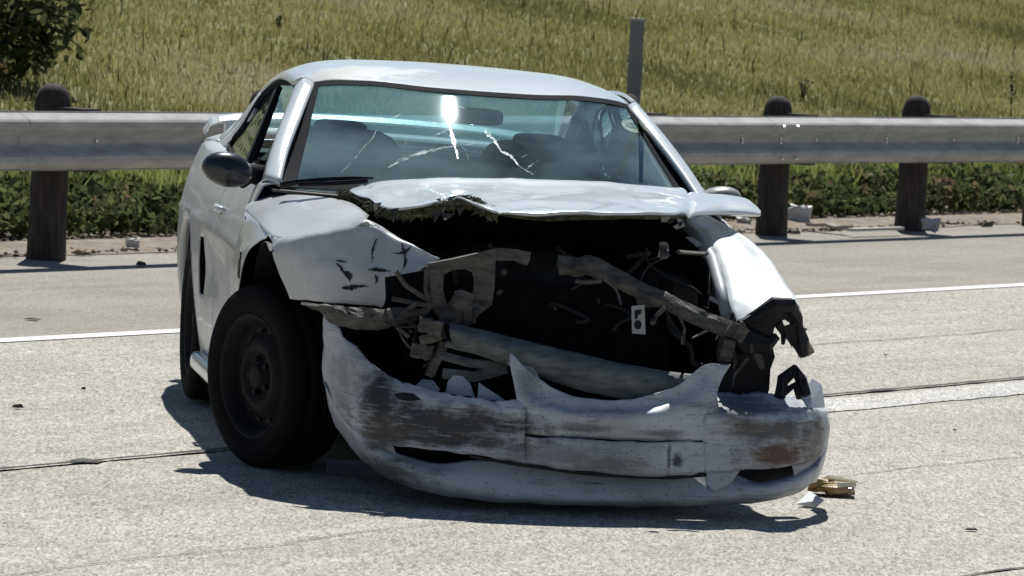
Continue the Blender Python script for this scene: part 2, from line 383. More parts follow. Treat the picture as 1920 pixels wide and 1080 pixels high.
def leaves(name, n, a0, a1, o0, o1, zf, size, m, tf, label):
    a, o, x, y = frustum_pts(n, a0, a1, o0, o1); k = len(a)
    nz = np.array([noise.noise(Vector((p*1.6, q*1.6, 9))) for p, q in zip(a, o)])
    nz2 = np.array([noise.noise(Vector((p*6, q*6, 1))) for p, q in zip(a, o)])
    hh = zf(a, o, nz, nz2); z = hz_np(a, o) + rng.uniform(0, 1, k)**.6*hh
    c = np.stack([x, y, z], -1); u = rng.normal(0, 1, (k, 3)); u /= np.linalg.norm(u, axis=1)[:, None]
    v = np.cross(u, rng.normal(0, 1, (k, 3))); v /= np.linalg.norm(v, axis=1)[:, None]
    s = (size*rng.uniform(.5, 1.3, k))[:, None]
    V = np.stack([c-u*s, c-u*s*.2+v*s*.6, c+u*s*.5+v*s*.4, c+u*s, c+u*s*.5-v*s*.4, c-u*s*.2-v*s*.6], 1)
    t = np.clip(tf(a, o, nz, nz2)+rng.normal(0, .17, k), 0, 1)
    ob = fast_mesh(name, V, 6, m, t, [(0, 1, 5), (1, 2, 4), (1, 4, 5), (2, 3, 4)])
    tag(ob, label, 'ground cover', kind='stuff'); return ob
leaves('ground_cover', 52000, -9, 20, .95, 1.8, lambda a, o, n1, n2: np.clip(.15+.18*n1+.08*n2+.06*np.clip((o-1)/1.2, 0, 1), .03, .24), .034, M['ivy'],
       lambda a, o, n1, n2: .36+.4*n2+.2*n1, 'dark leafy ground cover with dead brown leaves along the verge')

# ------------------------------------------------------------------ guardrail
M['galv'] = noisy('galvanised_steel', (.50, .49, .475), (.34, .335, .325), 5, .9, 0, st=(1, 1, 4), bump=.1)
M['bolt'] = mat('shiny_bolt', (.6, .6, .6), .3, .8)
M['wood'] = noisy('weathered_timber', (.070, .055, .045), (.018, .015, .014), 6, .9, st=(8, 8, .8), bump=.6)
gr = empty('guardrail', rp(0, 0)); gr.rotation_euler = (0, 0, PHI)
tag(gr, 'steel guardrail on round timber posts along the far edge of the road', 'guardrail')
ZT, ZB = .8116, .4996
prof = [(.0, 0), (.006, .004), (-.070, .040), (-.081, .052), (-.081, .078), (-.070, .092), (-.012, .132), (-.004, .142), (-.004, .170), (-.012, .180), (-.070, .220), (-.081, .234), (-.081, .260), (-.070, .272), (.006, .308), (.0, .312)]
def beam(a0, a1, off):
    V, Fs = [], []; n_ = 10
    for i in range(n_+1):
        a = a0+(a1-a0)*i/n_; wz = .004*noise.noise(Vector((a*.7, 1, 0))); wy = .006*noise.noise(Vector((a*.5, 5, 0)))
        for (d, z) in prof: V.append((a, d+off+wy, ZT-z+wz))
    m_ = len(prof)
    for i in range(n_):
        for k in range(m_-1): Fs.append((i*m_+k, (i+1)*m_+k, (i+1)*m_+k+1, i*m_+k+1))
    o = mesh('rail_beam', V, Fs, M['galv'], gr, thick=.003); return o
P0 = -4.2336
sp = P0 + 1.905*4 - .62
for k in range(-3, 5): beam(sp+3.81*k, sp+3.81*(k+1)+.32, .0035*(k % 2))
bm_b = bpy.data.meshes.new('bolt'); v, f = tubem([(0, 0, 0), (0, -.012, 0)], [.013, .010], 8); bm_b.from_pydata([tuple(q) for q in v], [], f); bm_b.materials.append(M['bolt'])
def bolt(a, z, d):
    o = bpy.data.objects.new('bolt', bm_b); C.objects.link(o); o.parent = gr; o.location = (a, d, z)
for k in range(-1, 5):
    c = sp+3.81*k+.16
    for z in (ZT-.052, ZT-.260): bolt(c+.11, z-.013, -.082); bolt(c-.07, z-.013, -.082)
    for z in (ZT-.147, ZT-.172): bolt(c+.02, z, -.006)
for k in range(-2, 10):
    a = P0+1.905*k; bolt(a+.02, ZT-.156, -.006)
    if k > 0: 
        for z in (ZT-.147, ZT-.172): bolt(a-.93, z, -.006)
    # round post with domed top, leaning slightly as set
    V, Fs = [], []; n_ = 18; levels = [(-.06, .112), (.05, .107), (.25, .102), (.45, .100), (.62, .099), (.76, .098), (.82, .098), (.87, .092), (.905, .080), (.93, .058), (.943, .028)]
    zt = .0 + random.uniform(-.012, .008)
    for (z, r) in levels:
        for q in range(n_):
            th = 2*PI*q/n_; rr = r*(1+.05*noise.noise(Vector((math.cos(th)*2, math.sin(th)*2+k, z*1.2)))+.018*random.uniform(-1, 1))
            V.append((a+rr*math.cos(th), .28+rr*math.sin(th), z+zt))
    for i in range(len(levels)-1):
        for q in range(n_): Fs.append((i*n_+q, i*n_+(q+1) % n_, (i+1)*n_+(q+1) % n_, (i+1)*n_+q))
    Fs.append(tuple((len(levels)-1)*n_+q for q in range(n_)))
    mesh('post', V, Fs, M['wood'], gr, smooth=True)
    mesh('blockout', *boxm((a-.075, .012, ZB-.012), (a+.075, .20, ZT+.012)), M['wood'], gr)

# sign post behind the rail
sp_ = empty('metal_post', WD(1186, 210, 34.5)-Vector((0, 0, .95))); tag(sp_, 'plain grey square metal post standing behind the guardrail', 'post')
mesh('shaft', *boxm((-.05, -.05, -.6), (.05, .05, 1.60)), noisy('dull_grey_post', (.20, .20, .20), (.30, .29, .28), 6, .6, .2), sp_)
mesh('cap', *boxm((-.054, -.054, 1.602), (.054, .054, 1.622)), M['galv'], sp_)

# ------------------------------------------------------------------ tree at the left edge
tree = empty('tree', (-5.1, 33.6, .9)); tag(tree, 'dark leafy tree whose branches reach in at the left above the rail', 'tree')
M['bark'] = noisy('bark', (.06, .048, .036), (.025, .02, .016), 10, .95, st=(1, 1, .3), bump=.7)
M['tleaf'] = leafy('tree_leaf', [(0, (.03, .04, .018)), (.5, (.11, .13, .05)), (.85, (.20, .20, .08)), (1, (.13, .10, .045))], .45)
parts = [tubem([(0, 0, -1.2), (.03, 0, .4), (-.04, .05, 1.2), (.05, 0, 2.0), (.0, .1, 3.4)], [.17, .14, .12, .09, .04], 10)]
tips = []
def limb(p, q, r, sub=5):
    p, q = Vector(p), Vector(q); m1 = p.lerp(q, .5)+Vector((0, 0, .12)); parts.append(tubem([p, m1, q], [r, r*.7, r*.3], 6))
    for i in range(sub):
        s = m1.lerp(q, random.random()); e = s+Vector((random.uniform(-.4, .45), random.uniform(-.4, .4), random.uniform(-.35, .3)))
        parts.append(tubem([s, s.lerp(e, .5)+Vector((0, 0, .04)), e], [r*.3, r*.2, r*.08], 5)); tips.append(e); tips.append(s.lerp(e, .6))
    tips.append(q)
TL = tree.location
for (u, v, D) in ((60, 60, 33.2), (120, 25, 33.4), (20, 95, 33.0), (-10, 130, 33.0), (90, 70, 33.8), (40, 10, 33.5), (-80, 60, 33.5), (-160, -40, 33.6), (10, -60, 34), (90, -60, 33.5), (-250, 40, 33.3), (-15, 165, 33.1), (60, 110, 33.3), (110, 60, 33.1), (140, 10, 33.4), (25, 60, 33.1), (75, 20, 33.2), (100, 95, 33.2), (10, 165, 33.3), (5, 130, 33.2)):
    q = WD(u, v, D)-TL; limb((0, 0, min(2.6, max(.8, q.z-.1))), q, .035, 6)
for i in range(12):
    th = random.uniform(0, 2*PI); rr = random.uniform(.6, 1.3)
    limb((0, 0, random.uniform(1.0, 2.8)), (rr*math.cos(th)-.5, rr*math.sin(th), random.uniform(1.2, 3.6)), .035, 5)
mesh('trunk', *joinm(parts), M['bark'], tree, smooth=True)
tp = np.array([tuple(t) for t in tips]); k = 5600
ci = rng.integers(0, len(tp), k); c = tp[ci]+rng.normal(0, .085, (k, 3))
# keep the leaf mass above and left of its ragged outline
wu = c + np.array(tuple(TL)); d = wu-np.array([0, 0, H]); dep = d@np.array(tuple(_F)); uu = 960+F*(d@np.array(tuple(_R)))/dep; vv = 540-F*(d@np.array(tuple(_U)))/dep
lim = np.where(uu < 30, 190, 150-(uu-30)*.35)
keep = (uu < 172) & ((vv < lim) | (uu < -20)); c = c[keep]; k = len(c)
u_ = rng.normal(0, 1, (k, 3)); u_ /= np.linalg.norm(u_, axis=1)[:, None]; v_ = np.cross(u_, rng.normal(0, 1, (k, 3))); v_ /= np.linalg.norm(v_, axis=1)[:, None]
s = (.050*rng.uniform(.5, 1.3, k))[:, None]
V = np.stack([c-u_*s, c-u_*s*.2+v_*s*.55, c+u_*s*.5+v_*s*.4, c+u_*s, c+u_*s*.5-v_*s*.4, c-u_*s*.2-v_*s*.55], 1)
cro = fast_mesh('crown', V, 6, M['tleaf'], np.clip(rng.normal(.45, .25, k), 0, 1), [(0, 1, 5), (1, 2, 4), (1, 4, 5), (2, 3, 4)]); cro.parent = tree

# weeds that stand out
def weed(name, label, u, v, D, hgt, nst, m, leaf=.03, flower=None, spread=.12):
    base = WD(u, v, D); r = empty(name, base); tag(r, label, 'plant')
    st, lf, fl = [], [], []
    for i in range(nst):
        th = random.uniform(0, 2*PI); e = Vector((math.cos(th)*spread*random.random(), math.sin(th)*spread*random.random(), hgt*random.uniform(.7, 1)))
        st.append(tubem([(0, 0, -.1), e*.5+Vector((0, 0, .02)), e], [.006, .004, .002], 5))
        for j in range(int(14*hgt/.4)+4):
            p = e*random.uniform(.15, 1); dirn = Vector((random.uniform(-1, 1), random.uniform(-1, 1), random.uniform(-.2, .8))).normalized()
            sd_ = dirn.cross(Vector((0, 0, 1))).normalized()*leaf*.3; q = p+dirn*leaf
            lf.append(([p, p.lerp(q, .5)+sd_, q, p.lerp(q, .5)-sd_], [(0, 1, 2, 3)]))
        if flower: fl.append(tubem([e-Vector((0, 0, .02)), e+Vector((0, 0, .02))], [.02, .012], 6))
    mesh('stem', *joinm(st), m, r); mesh('foliage', *joinm(lf), m, r)
    if flower: mesh('flower', *fl[0], flower, r)
M['weed'] = noisy('weed_green', (.05, .08, .03), (.09, .12, .05), 8, .8)
M['weedd'] = noisy('weed_dark', (.03, .045, .02), (.05, .06, .025), 8, .8)
M['yellow'] = mat('yellow_petal', (.65, .55, .20), .8)
weed('weed', 'grey green weed on the slope behind the car roof', 520, 118, 40, .40, 7, M['weed'], .05)
weed('weed', 'tall dark weed with a pale yellow flower at the right edge above the rail', 1896, 212, 42, .36, 2, M['weedd'], .05, M['yellow'], .05)
weed('weed', 'low dark weed on the slope between two right hand posts', 1505, 172, 42, .12, 6, M['weedd'], .04)
weed('weed', 'small dark weed patch high on the slope above the right hand posts', 1415, 112, 46, .09, 9, M['weedd'], .05, spread=.3)
weed('weed', 'leafy dark weed under the rail at the right edge', 1885, 400, 37.5, .33, 6, M['weed'], .05, spread=.18)
weed('weed', 'slender green weed beside the left front wing tip below the rail', 1330, 405, 33, .32, 3, M['weed'], .05, spread=.15)

# ------------------------------------------------------------------ THE CAR
car = empty('wrecked_car', (CX, CY, 0), PSI)
tag(car, 'white two-door sports car with its front end smashed open and bumper torn loose', 'car')
def lerp_t(tab, y):
    if y <= tab[0][0]: return tab[0][1]
    for (a, va), (b, vb) in zip(tab, tab[1:]):
        if y <= b: t = (y-a)/(b-a); t = t*t*(3-2*t)*.5 + t*.5; return va+(vb-va)*t
    return tab[-1][1]
ZBELT = [(-.5, .74), (0, .80), (.35, .86), (.62, .90), (1.5, .905), (2.4, .925), (3.0, .935), (3.6, .90)]
WMID = [(-.6, .82), (-.3, .865), (0, .885), (.6, .868), (1.2, .858), (1.8, .855), (2.3, .862), (2.7, .860), (3.1, .842), (3.45, .80), (3.62, .73), (3.68, .66)]
ZROCK = .20
def hw(y, z):
    zb = lerp_t(ZBELT, y); wm = lerp_t(WMID, y)
    if z > .6: w_ = wm - .075*((z-.6)/(zb-.6))**2.0
    else: w_ = wm - .055*((.6-z)/.42)**2
    # crease, and the hollow that runs back along the door to the scoop
    w_ += .006*math.exp(-((z-.69)/.018)**2)
    k = min(1, max(0, (y-.55)/1.1)); k = k*k*(3-2*k)
    if y < 1.93: w_ -= .030*k*math.exp(-((z-.53)/.11)**2)
    elif y < 2.02: w_ -= .030*(1-(y-1.93)/.09)*math.exp(-((z-.53)/.11)**2)
    return w_
SK = .022   # the body leans a touch towards its left side
def bodyP(s, y, z, x=None):
    x = s*(hw(y, z) if x is None else x); return Vector((x, y, z-SK*x))
ARCH = [(0.10, .33, .43), (2.573, .33, .365)]
def side(s, y0, y1, z0=ZROCK, ztop=None, roll=True, st=.022, holes=()):
    ny = max(2, int(round((y1-y0)/st))); ys = [y0+(y1-y0)*i/ny for i in range(ny+1)]; nz = 34
    V, idx = [], {}; Fs = []
    extra = 6 if roll else 0
    def P2(i, j):
        y = ys[i]; zb = lerp_t(ZBELT, y) if ztop is None else min(ztop, lerp_t(ZBELT, y))
        if j <= nz: z = z0+(zb-z0)*j/nz; return y, z, hw(y, z)
        t = (j-nz)/extra; wb = hw(y, zb); xi = min(.70, wb-.04); ang = t*PI/2
        return y, zb + .022*math.sin(ang), wb - (wb-xi)*(1-math.cos(ang))
    keep = {}
    for i in range(ny):
        for j in range(nz+extra):
            y, z, _ = P2(i, j); y2, z2, _ = P2(i+1, j+1); yc, zc = (y+y2)/2, (z+z2)/2
            ok = all((yc-a)**2+(zc-b)**2 > r*r for a, b, r in ARCH) and all(not (a0 < yc < a1 and b0 < zc < b1) for a0, a1, b0, b1 in holes)
            if ok: keep[i, j] = 1
    for (i, j) in keep:
        q = []
        for (di, dj) in ((0, 0), (1, 0), (1, 1), (0, 1)):
            kx = (i+di, j+dj)
            if kx not in idx:
                y, z, x = P2(*kx)
                for a, b, r in ARCH:
                    d = math.hypot(y-a, z-b)
                    if d < r+.012 and any((kx[0]-e, kx[1]-g) not in keep for e in (0, 1) for g in (0, 1)) and d > r-.03:
                        y, z = a+(y-a)*r/d, b+(z-b)*r/d; x = hw(y, min(z, lerp_t(ZBELT, y)))
                idx[kx] = len(V); V.append(bodyP(s, y, z, x))
            q.append(idx[kx])
        Fs.append(tuple(q) if s > 0 else tuple(q[::-1]))
    # rolled flange inside the arches
    return V, Fs
def flange(s, a, b, r, t0, t1):
    V, Fs = [], []; n_ = 30
    for i in range(n_+1):
        th = t0+(t1-t0)*i/n_; y, z = a+r*math.cos(th), b+r*math.sin(th); x = hw(y, min(z, lerp_t(ZBELT, y)))
        for k, (dr, dx) in enumerate(((0, .002), (-.012, 0), (-.012, -.03))): 
            V.append(bodyP(s, a+(r+dr)*math.cos(th), b+(r+dr)*math.sin(th), x+dx))
    for i in range(n_):
        for k in (0, 1): Fs.append((3*i+k, 3*i+3+k, 3*i+4+k, 3*i+1+k))
    return V, Fs
gap = .004
for s in (-1, 1):
    ym = -.30 if s < 0 else .42
    v, f = side(s, .62+gap, 1.63-gap)
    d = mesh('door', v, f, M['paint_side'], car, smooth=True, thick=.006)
    hd = [bodyP(s, y, z, hw(y, z)+dx) for (y, z, dx) in ((1.42, .775, .004), (1.44, .775, .022), (1.52, .777, .026), (1.58, .775, .022), (1.60, .775, .004))]
    mesh('door_handle', *tubem(hd, [.008, .013, .014, .013, .008], 8, .6), M['paint'], d, smooth=True)
    mesh('handle_recess', *tubem([bodyP(s, y, .758, hw(y, .758)-.004) for y in (1.43, 1.51, 1.59)], [.01, .022, .01], 8, .4), M['black'], d, smooth=True)
    q1 = side(s, 1.63+gap, 3.68, holes=[(1.96, 2.02, .44, .65)]); q2 = flange(s, *ARCH[1], -.38, PI+.38)
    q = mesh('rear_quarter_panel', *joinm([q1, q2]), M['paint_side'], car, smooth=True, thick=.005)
    sc = [[bodyP(s, y, z, hw(1.9, z)-dx) for z in (.42, .50, .60, .67)] for (y, dx) in ((1.94, .004), (2.0, .03), (2.05, .05))]
    mesh('side_scoop', *gridm(sc, 3, 3), M['black'], q, thick=.004)
    # rocker / sill
    rk = [[bodyP(s, y, z, x) for y in (.76, 1.0, 1.3, 1.8, 2.19)] for (z, x) in ((.205, .80), (.20, .845), (.165, .855), (.14, .835), (.13, .70))]
    mesh('side_skirt', *gridm(rk, 6, 3), M['paint'], car, smooth=True, thick=.005)
    # greenhouse side: pillar, rail and rear pillar
    def gp(y, z, xx, s=s): return Vector((s*xx, y, z-SK*s*xx))
    inn = [(.60, .915, .735), (.80, 1.02, .690), (1.02, 1.135, .625), (1.25, 1.240, .560)]
    out = [(.74, .915, .775), (.92, 1.02, .728), (1.14, 1.140, .664), (1.36, 1.246, .602)]
    mid = [(.66, .925, .768), (.85, 1.035, .722), (1.07, 1.152, .658), (1.29, 1.256, .590)]
    ap = gridm([[gp(*q) for q in inn], [gp(*q) for q in mid], [gp(*q) for q in out]], 6, 4)
    mesh('windshield_pillar', *ap, M['paint'], car, smooth=True, thick=.02)
    r1 = [(1.29, 1.262, .590), (1.55, 1.284, .586), (1.9, 1.272, .576), (2.3, 1.225, .575), (2.8, 1.078, .60), (3.25, .975, .64)]
    r2 = [(1.30, 1.250, .610), (1.55, 1.268, .613), (1.9, 1.256, .602), (2.3, 1.205, .61), (2.75, 1.060, .655), (3.2, .965, .685)]
    r3 = [(1.36, 1.232, .616), (1.55, 1.244, .626), (1.9, 1.232, .620), (2.26, 1.175, .635), (2.62, 1.025, .685), (2.9, .945, .722)]
    rr = gridm([[gp(*q) for q in r1], [gp(*q) for q in r2], [gp(*q) for q in r3]], 6, 4)
    mesh('roof_rail', *rr, M['paint'], car, smooth=True, thick=.012)
    cpill = gridm([[gp(2.26, 1.175, .635), gp(2.62, 1.025, .685), gp(2.9, .945, .722)], [gp(2.22, 1.09, .665), gp(2.45, .995, .70), gp(2.62, .94, .73)]], 6, 4)
    mesh('rear_pillar', *cpill, M['paint_side'], car, smooth=True, thick=.012)
    # window frame rubber + glass
    loop = [(.80, .93, .742), (1.05, 1.085, .672), (1.32, 1.225, .612), (1.6, 1.236, .618), (1.95, 1.218, .618), (2.2, 1.15, .645), (2.32, 1.045, .685), (2.42, .950, .728)]
    mesh('window_seal', *tubem(crline([gp(*q) for q in loop] + [gp(1.6, .925, .748), gp(.80, .93, .742)], 4), .013, 6), M['seal'], car, smooth=True)
    mesh('centre_pillar', *barm(gp(1.70, .92, .735), gp(1.82, 1.205, .622), .06, .02, Vector((0, 1, 0))), M['black'], car)
    gpan = gridm([[gp(.84, .93, .735), gp(1.08, 1.075, .668), gp(1.36, 1.215, .61), gp(1.84, 1.24, .61)], [gp(.85, .925, .737), gp(1.1, .925, .737), gp(1.4, .925, .737), gp(1.68, .925, .737)]], 3, 3)
    mesh('side_window', *gridm([[gp(1.88, 1.215, .605), gp(2.15, 1.155, .635), gp(2.38, .96, .72)], [gp(1.76, .93, .73), gp(2.0, .93, .73), gp(2.36, .945, .725)]], 3, 3), M['glass3'], car, thick=.004)
    if s > 0: mesh('side_window', *gpan, M['glass3'], car, thick=.004)
# roof
def roofz(x, y):
    zc = lerp_t([(.95, 1.238), (1.03, 1.264), (1.13, 1.286), (1.3, 1.316), (1.5, 1.330), (1.8, 1.340), (2.1, 1.322), (2.4, 1.276)], y)
    t = abs(x)/.59; return zc - .026*t*t - .042*t**7 - SK*x
rows = []
for i in range(9):
    r = []
    for j in range(17):
        x = -.592+1.184*j/16; yh = 1.027+.258*(x/.59)**2; y = yh+(2.38+.05*(x/.59)**2-yh)*i/8; r.append(Vector((x*(1 if i else .97), y, roofz(x, y))))
    rows.append(r)
hd = [[Vector((v.x, v.y-.012, v.z-.012)) for v in rows[0]]]
ro = mesh('roof', *gridm(hd+rows, 3, 4, .0022, 3), M['roof'], car, smooth=True, thick=.006)
# windshield: black frit border and dusty glass
def ws(x, t):
    """t 0 base .. 1 header"""
    k = x/.735*1.0; yb = .41+.21*k*k; yt = 1.012+.253*k*k
    xx = x*(1-.225*t); z = .905+.012*(1-k*k) + (roofz(xx, yt+.01)-.010-.905+SK*xx)*t - SK*xx
    y = yb+(yt-yb)*t; b = .010*math.sin(PI*t); return Vector((xx, y-b*.5, z+b))
nx, nt2 = 30, 16
V = [ws(-.735+1.47*j/nx, i/nt2) for i in range(nt2+1) for j in range(nx+1)]; fg, fb = [], []
for i in range(nt2):
    for j in range(nx): fg.append((i*(nx+1)+j, i*(nx+1)+j+1, (i+1)*(nx+1)+j+1, (i+1)*(nx+1)+j))
wsO = mesh('windshield', V, fg, M['glass'], car, smooth=True, thick=.004)
bord = []
def border(side_):
    r = []
    n_ = 24
    for i in range(n_+1):
        t = i/n_
        if side_ == 'l': r.append([ws(-.735, t), ws(-.735+.035+.012*(1-t), t)])
        if side_ == 'r': r.append([ws(.735-.035-.012*(1-t), t), ws(.735, t)])
        if side_ == 't': x = -.735+1.47*t; r.append([ws(x, .955), ws(x, 1.0)])
        if side_ == 'b': x = -.735+1.47*t; r.append([ws(x, 0), ws(x, .06)])
    V = [q+Vector((0, -.003, .003)) for a in r for q in a]; return V, [(2*i, 2*i+1, 2*i+3, 2*i+2) for i in range(len(r)-1)]
mesh('windshield_seal', *joinm([border(q) for q in 'lrtb']), M['seal'], wsO, thick=.003)
wsb = BVHTree.FromPolygons([tuple(v) for v in V], fg)
def cast(bvh, u, v, off=.004, dflt=None):
    d = inv(ray(u, v)+Vector((CX, CY, 0))).normalized(); h_ = bvh.ray_cast(CO, d)
    if h_[0] is None: return L(u, v, dflt if dflt is not None else .8)
    return h_[0]-d*off
def strip(bvh, pts, off=.004, jag=0):
    if jag: pts = [(u+random.uniform(-jag, jag), v+random.uniform(-jag, jag), w_*random.uniform(.4, 1.25)) for u, v, w_ in pts]
    """thin crack following a surface; pts (u, v, half width)"""
    V = []
    for i, (u, v, w_) in enumerate(pts):
        a = pts[max(i-1, 0)]; b = pts[min(i+1, len(pts)-1)]; du, dv = b[0]-a[0], b[1]-a[1]; l = math.hypot(du, dv)
        V += [cast(bvh, u-dv/l*w_, v+du/l*w_, off), cast(bvh, u+dv/l*w_, v-du/l*w_, off)]
    return V, [(2*i, 2*i+1, 2*i+3, 2*i+2) for i in range(len(pts)-1)]
M['crackw'] = mat('glass_crack_edge', (.55, .78, .82), .35)  # bright glare painted as pale strips on the windshield
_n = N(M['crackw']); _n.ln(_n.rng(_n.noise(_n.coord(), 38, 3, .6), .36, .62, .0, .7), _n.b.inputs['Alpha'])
def seg(pts, n=4):
    out = []
    for a, b in zip(pts, pts[1:]):
        for i in range(n): t = i/n; out.append(tuple(a[k]+(b[k]-a[k])*t for k in range(3)))
    out.append(pts[-1]); return out
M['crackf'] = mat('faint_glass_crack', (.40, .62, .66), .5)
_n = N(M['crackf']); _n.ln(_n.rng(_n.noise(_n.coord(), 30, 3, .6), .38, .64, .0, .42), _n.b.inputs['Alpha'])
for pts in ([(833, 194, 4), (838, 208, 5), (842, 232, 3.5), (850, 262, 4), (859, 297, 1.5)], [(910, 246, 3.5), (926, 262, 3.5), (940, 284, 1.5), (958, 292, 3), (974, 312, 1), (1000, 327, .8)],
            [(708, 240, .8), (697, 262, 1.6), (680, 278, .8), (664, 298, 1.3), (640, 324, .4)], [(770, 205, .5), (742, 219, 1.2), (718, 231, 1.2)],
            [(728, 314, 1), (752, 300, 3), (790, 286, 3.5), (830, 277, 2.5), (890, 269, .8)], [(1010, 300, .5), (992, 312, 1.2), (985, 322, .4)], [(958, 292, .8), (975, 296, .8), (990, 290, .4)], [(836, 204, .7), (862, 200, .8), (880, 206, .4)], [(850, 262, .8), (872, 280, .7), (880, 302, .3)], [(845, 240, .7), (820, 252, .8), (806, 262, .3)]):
    mesh('crack', *strip(wsb, seg(pts, 7), .006, .7), M['crackw'] if pts[0][0] in (833, 910) else M['crackf'], wsO)  # pale strips stand for glare and reflection streaks on the glass
M['sticker'] = noisy('worn_sticker', (.72, .70, .52), (.5, .5, .38), 30, .6)
st_ = [cast(wsb, 1187+22*math.cos(q*PI/8)*1.0, 236+12*math.sin(q*PI/8)+5*math.cos(q*PI/8), .006) for q in range(16)]
mesh('sticker', st_, [tuple(range(16))], M['sticker'], wsO)
st_ = [cast(wsb, 1187+14*math.cos(q*PI/6), 235+4*math.sin(q*PI/6)+3.2*math.cos(q*PI/6), .0075) for q in range(12)]
mesh('sticker_print', st_, [tuple(range(12))], mat('sticker_ink', (.25, .28, .25), .6), wsO)
# wiper and cowl
wp = [L(528, 347, .50), L(560, 341, .46), L(610, 336, .42), L(660, 334, .40), L(700, 334, .38)]
mesh('wiper', *joinm([tubem(wp, [.012, .009, .008, .007, .004], 6), tubem([L(560, 346, .44), L(620, 344, .40), L(690, 340, .36)], .008, 6)]), M['black'], car)
cw = gridm([[bodyP(1, .32+.26*(x/.735)**2-.02, .905, x) if False else Vector((x, .30+.27*(x/.735)**2, .895-SK*x)) for x in (-.76, -.4, 0, .4, .76)], [Vector((x, .46+.27*(x/.735)**2, .90-SK*x)) for x in (-.76, -.4, 0, .4, .76)]], 5, 2)
mesh('cowl', *cw, noisy('dusty_cowl', (.16, .14, .12), (.08, .075, .07), 20, .8), car, thick=.008)
# rear window, deck, tail, spoiler
def gx(x, y, z): return Vector((x, y, z-SK*x))
rw = gridm([[gx(x*.545, 2.385+.04*x*x, 1.262-.02*x*x) for x in (-1, -.5, 0, .5, 1)], [gx(x*.58, 2.75, 1.132-.02*x*x) for x in (-1, -.5, 0, .5, 1)], [gx(x*.61, 3.12, 1.005-.015*x*x) for x in (-1, -.5, 0, .5, 1)]], 4, 4)
mesh('rear_window', *rw, M['glass2'], car, smooth=True, thick=.004)
dk = gridm([[gx(x*.72, 3.10, .985-.03*x*x) for x in (-1, -.5, 0, .5, 1)], [gx(x*.73, 3.4, .972-.03*x*x) for x in (-1, -.5, 0, .5, 1)], [gx(x*.70, 3.64, .945-.03*x*x) for x in (-1, -.5, 0, .5, 1)], [gx(x*.69, 3.69, .86) for x in (-1, -.5, 0, .5, 1)], [gx(x*.68, 3.70, .60) for x in (-1, -.5, 0, .5, 1)]], 4, 4)
mesh('boot_lid', *dk, M['paint'], car, smooth=True, thick=.006)
# deck sides joining the rear pillars to the quarter panels
for s in (-1, 1):
    a = gridm([[gx(s*.64, 3.25, .985), gx(s*.70, 3.4, .955), gx(s*.68, 3.62, .93)], [gx(s*.725, 2.9, .955), gx(s*.735, 3.3, .95), gx(s*.69, 3.62, .92)]], 4, 3)
    mesh('deck_side', *a, M['paint_side'], car, smooth=True, thick=.006)
rb = gridm([[gx(x*w_, y, z) for (x, w_) in ((-1, 1), (-.6, 1), (0, 1), (.6, 1), (1, 1))] for (y, z, w_) in ()] or [[gx(x*.72, 3.70, .62) for x in (-1, -.5, 0, .5, 1)], [gx(x*.78, 3.72-.06*x*x, .45) for x in (-1, -.5, 0, .5, 1)], [gx(x*.76, 3.68-.06*x*x, .22) for x in (-1, -.5, 0, .5, 1)]], 4, 4)
mesh('rear_bumper', *rb, M['paint'], car, smooth=True, thick=.01)
for s in (-1, 1): mesh('tail_lamp', *boxm((min(s*.45, s*.70), 3.705, .66), (max(s*.45, s*.70), 3.725, .78)), mat('red_lens', (.35, .01, .01), .2), car)
spn = [(-.72, .985, .8), (-.67, 1.035, .95), (-.4, 1.065, 1), (0, 1.075, 1), (.4, 1.065, 1), (.67, 1.035, .95), (.72, .985, .8)]
V, Fs = [], []
cs = [(-.09, -.004), (-.05, .014), (.0, .018), (.06, .012), (.085, 0), (.05, -.012), (-.04, -.014)]
pl = crline([gx(x, 3.50, z-.012) for x, z, _ in spn], 4)
for p in pl:
    for (dy, dz) in cs: V.append(p+Vector((0, dy, dz)))
nn = len(cs)
for i in range(len(pl)-1):
    for k in range(nn): Fs.append((i*nn+k, i*nn+(k+1) % nn, (i+1)*nn+(k+1) % nn, (i+1)*nn+k))
Fs += [tuple(range(nn)), tuple((len(pl)-1)*nn+k for k in range(nn))[::-1]]
legs = [boxm((x-.02, 3.46, .93), (x+.02, 3.55, 1.05)) for x in (-.62, .62)]
mesh('rear_spoiler', *joinm([(V, Fs)]+legs), M['paint'], car, smooth=False)
# mirrors
def mirror(pts_c, rad, s):
    V, Fs = [], []; n1, n2 = 14, 22
    for i in range(n1+1):
        t = -1+2*i/n1; sc = (1-abs(t)**2.6)**.5 if abs(t) < 1 else 0
        for k in range(n2):
            th = 2*PI*k/n2; V.append(Vector(pts_c)+Vector((rad[0]*sc*math.cos(th), rad[1]*t, rad[2]*sc*math.sin(th)+.10*sc*rad[0]*math.cos(th)*-s)))
    for i in range(n1):
        for k in range(n2): Fs.append((i*n2+k, i*n2+(k+1) % n2, (i+1)*n2+(k+1) % n2, (i+1)*n2+k))
    return V, Fs
mc = L(426, 318, .76)
mm = mesh('side_mirror', *joinm([mirror(mc, (.088, .060, .060), 1)]), mat('mirror_housing', (.012, .014, .017), .28, 0, .3), car, smooth=True)
mesh('mirror_stalk', *joinm([tubem([mc+Vector((.05, .01, -.02)), L(470, 325, .80), L(492, 330, .84)], [.045, .035, .04], 10, .6)]), M['black'], mm, smooth=True)
mesh('mirror_glass', *joinm([([mc+Vector((.074*math.cos(q*PI/8), .066, .048*math.sin(q*PI/8))) for q in range(16)], [tuple(range(16))])]), M['chrome'], mm)
mc2 = L(1350, 370, .80)
mm2 = mesh('side_mirror', *mirror(mc2, (.072, .06, .038), -1), mat('mirror_housing_left', (.30, .31, .30), .4, 0, .3), car, smooth=True)
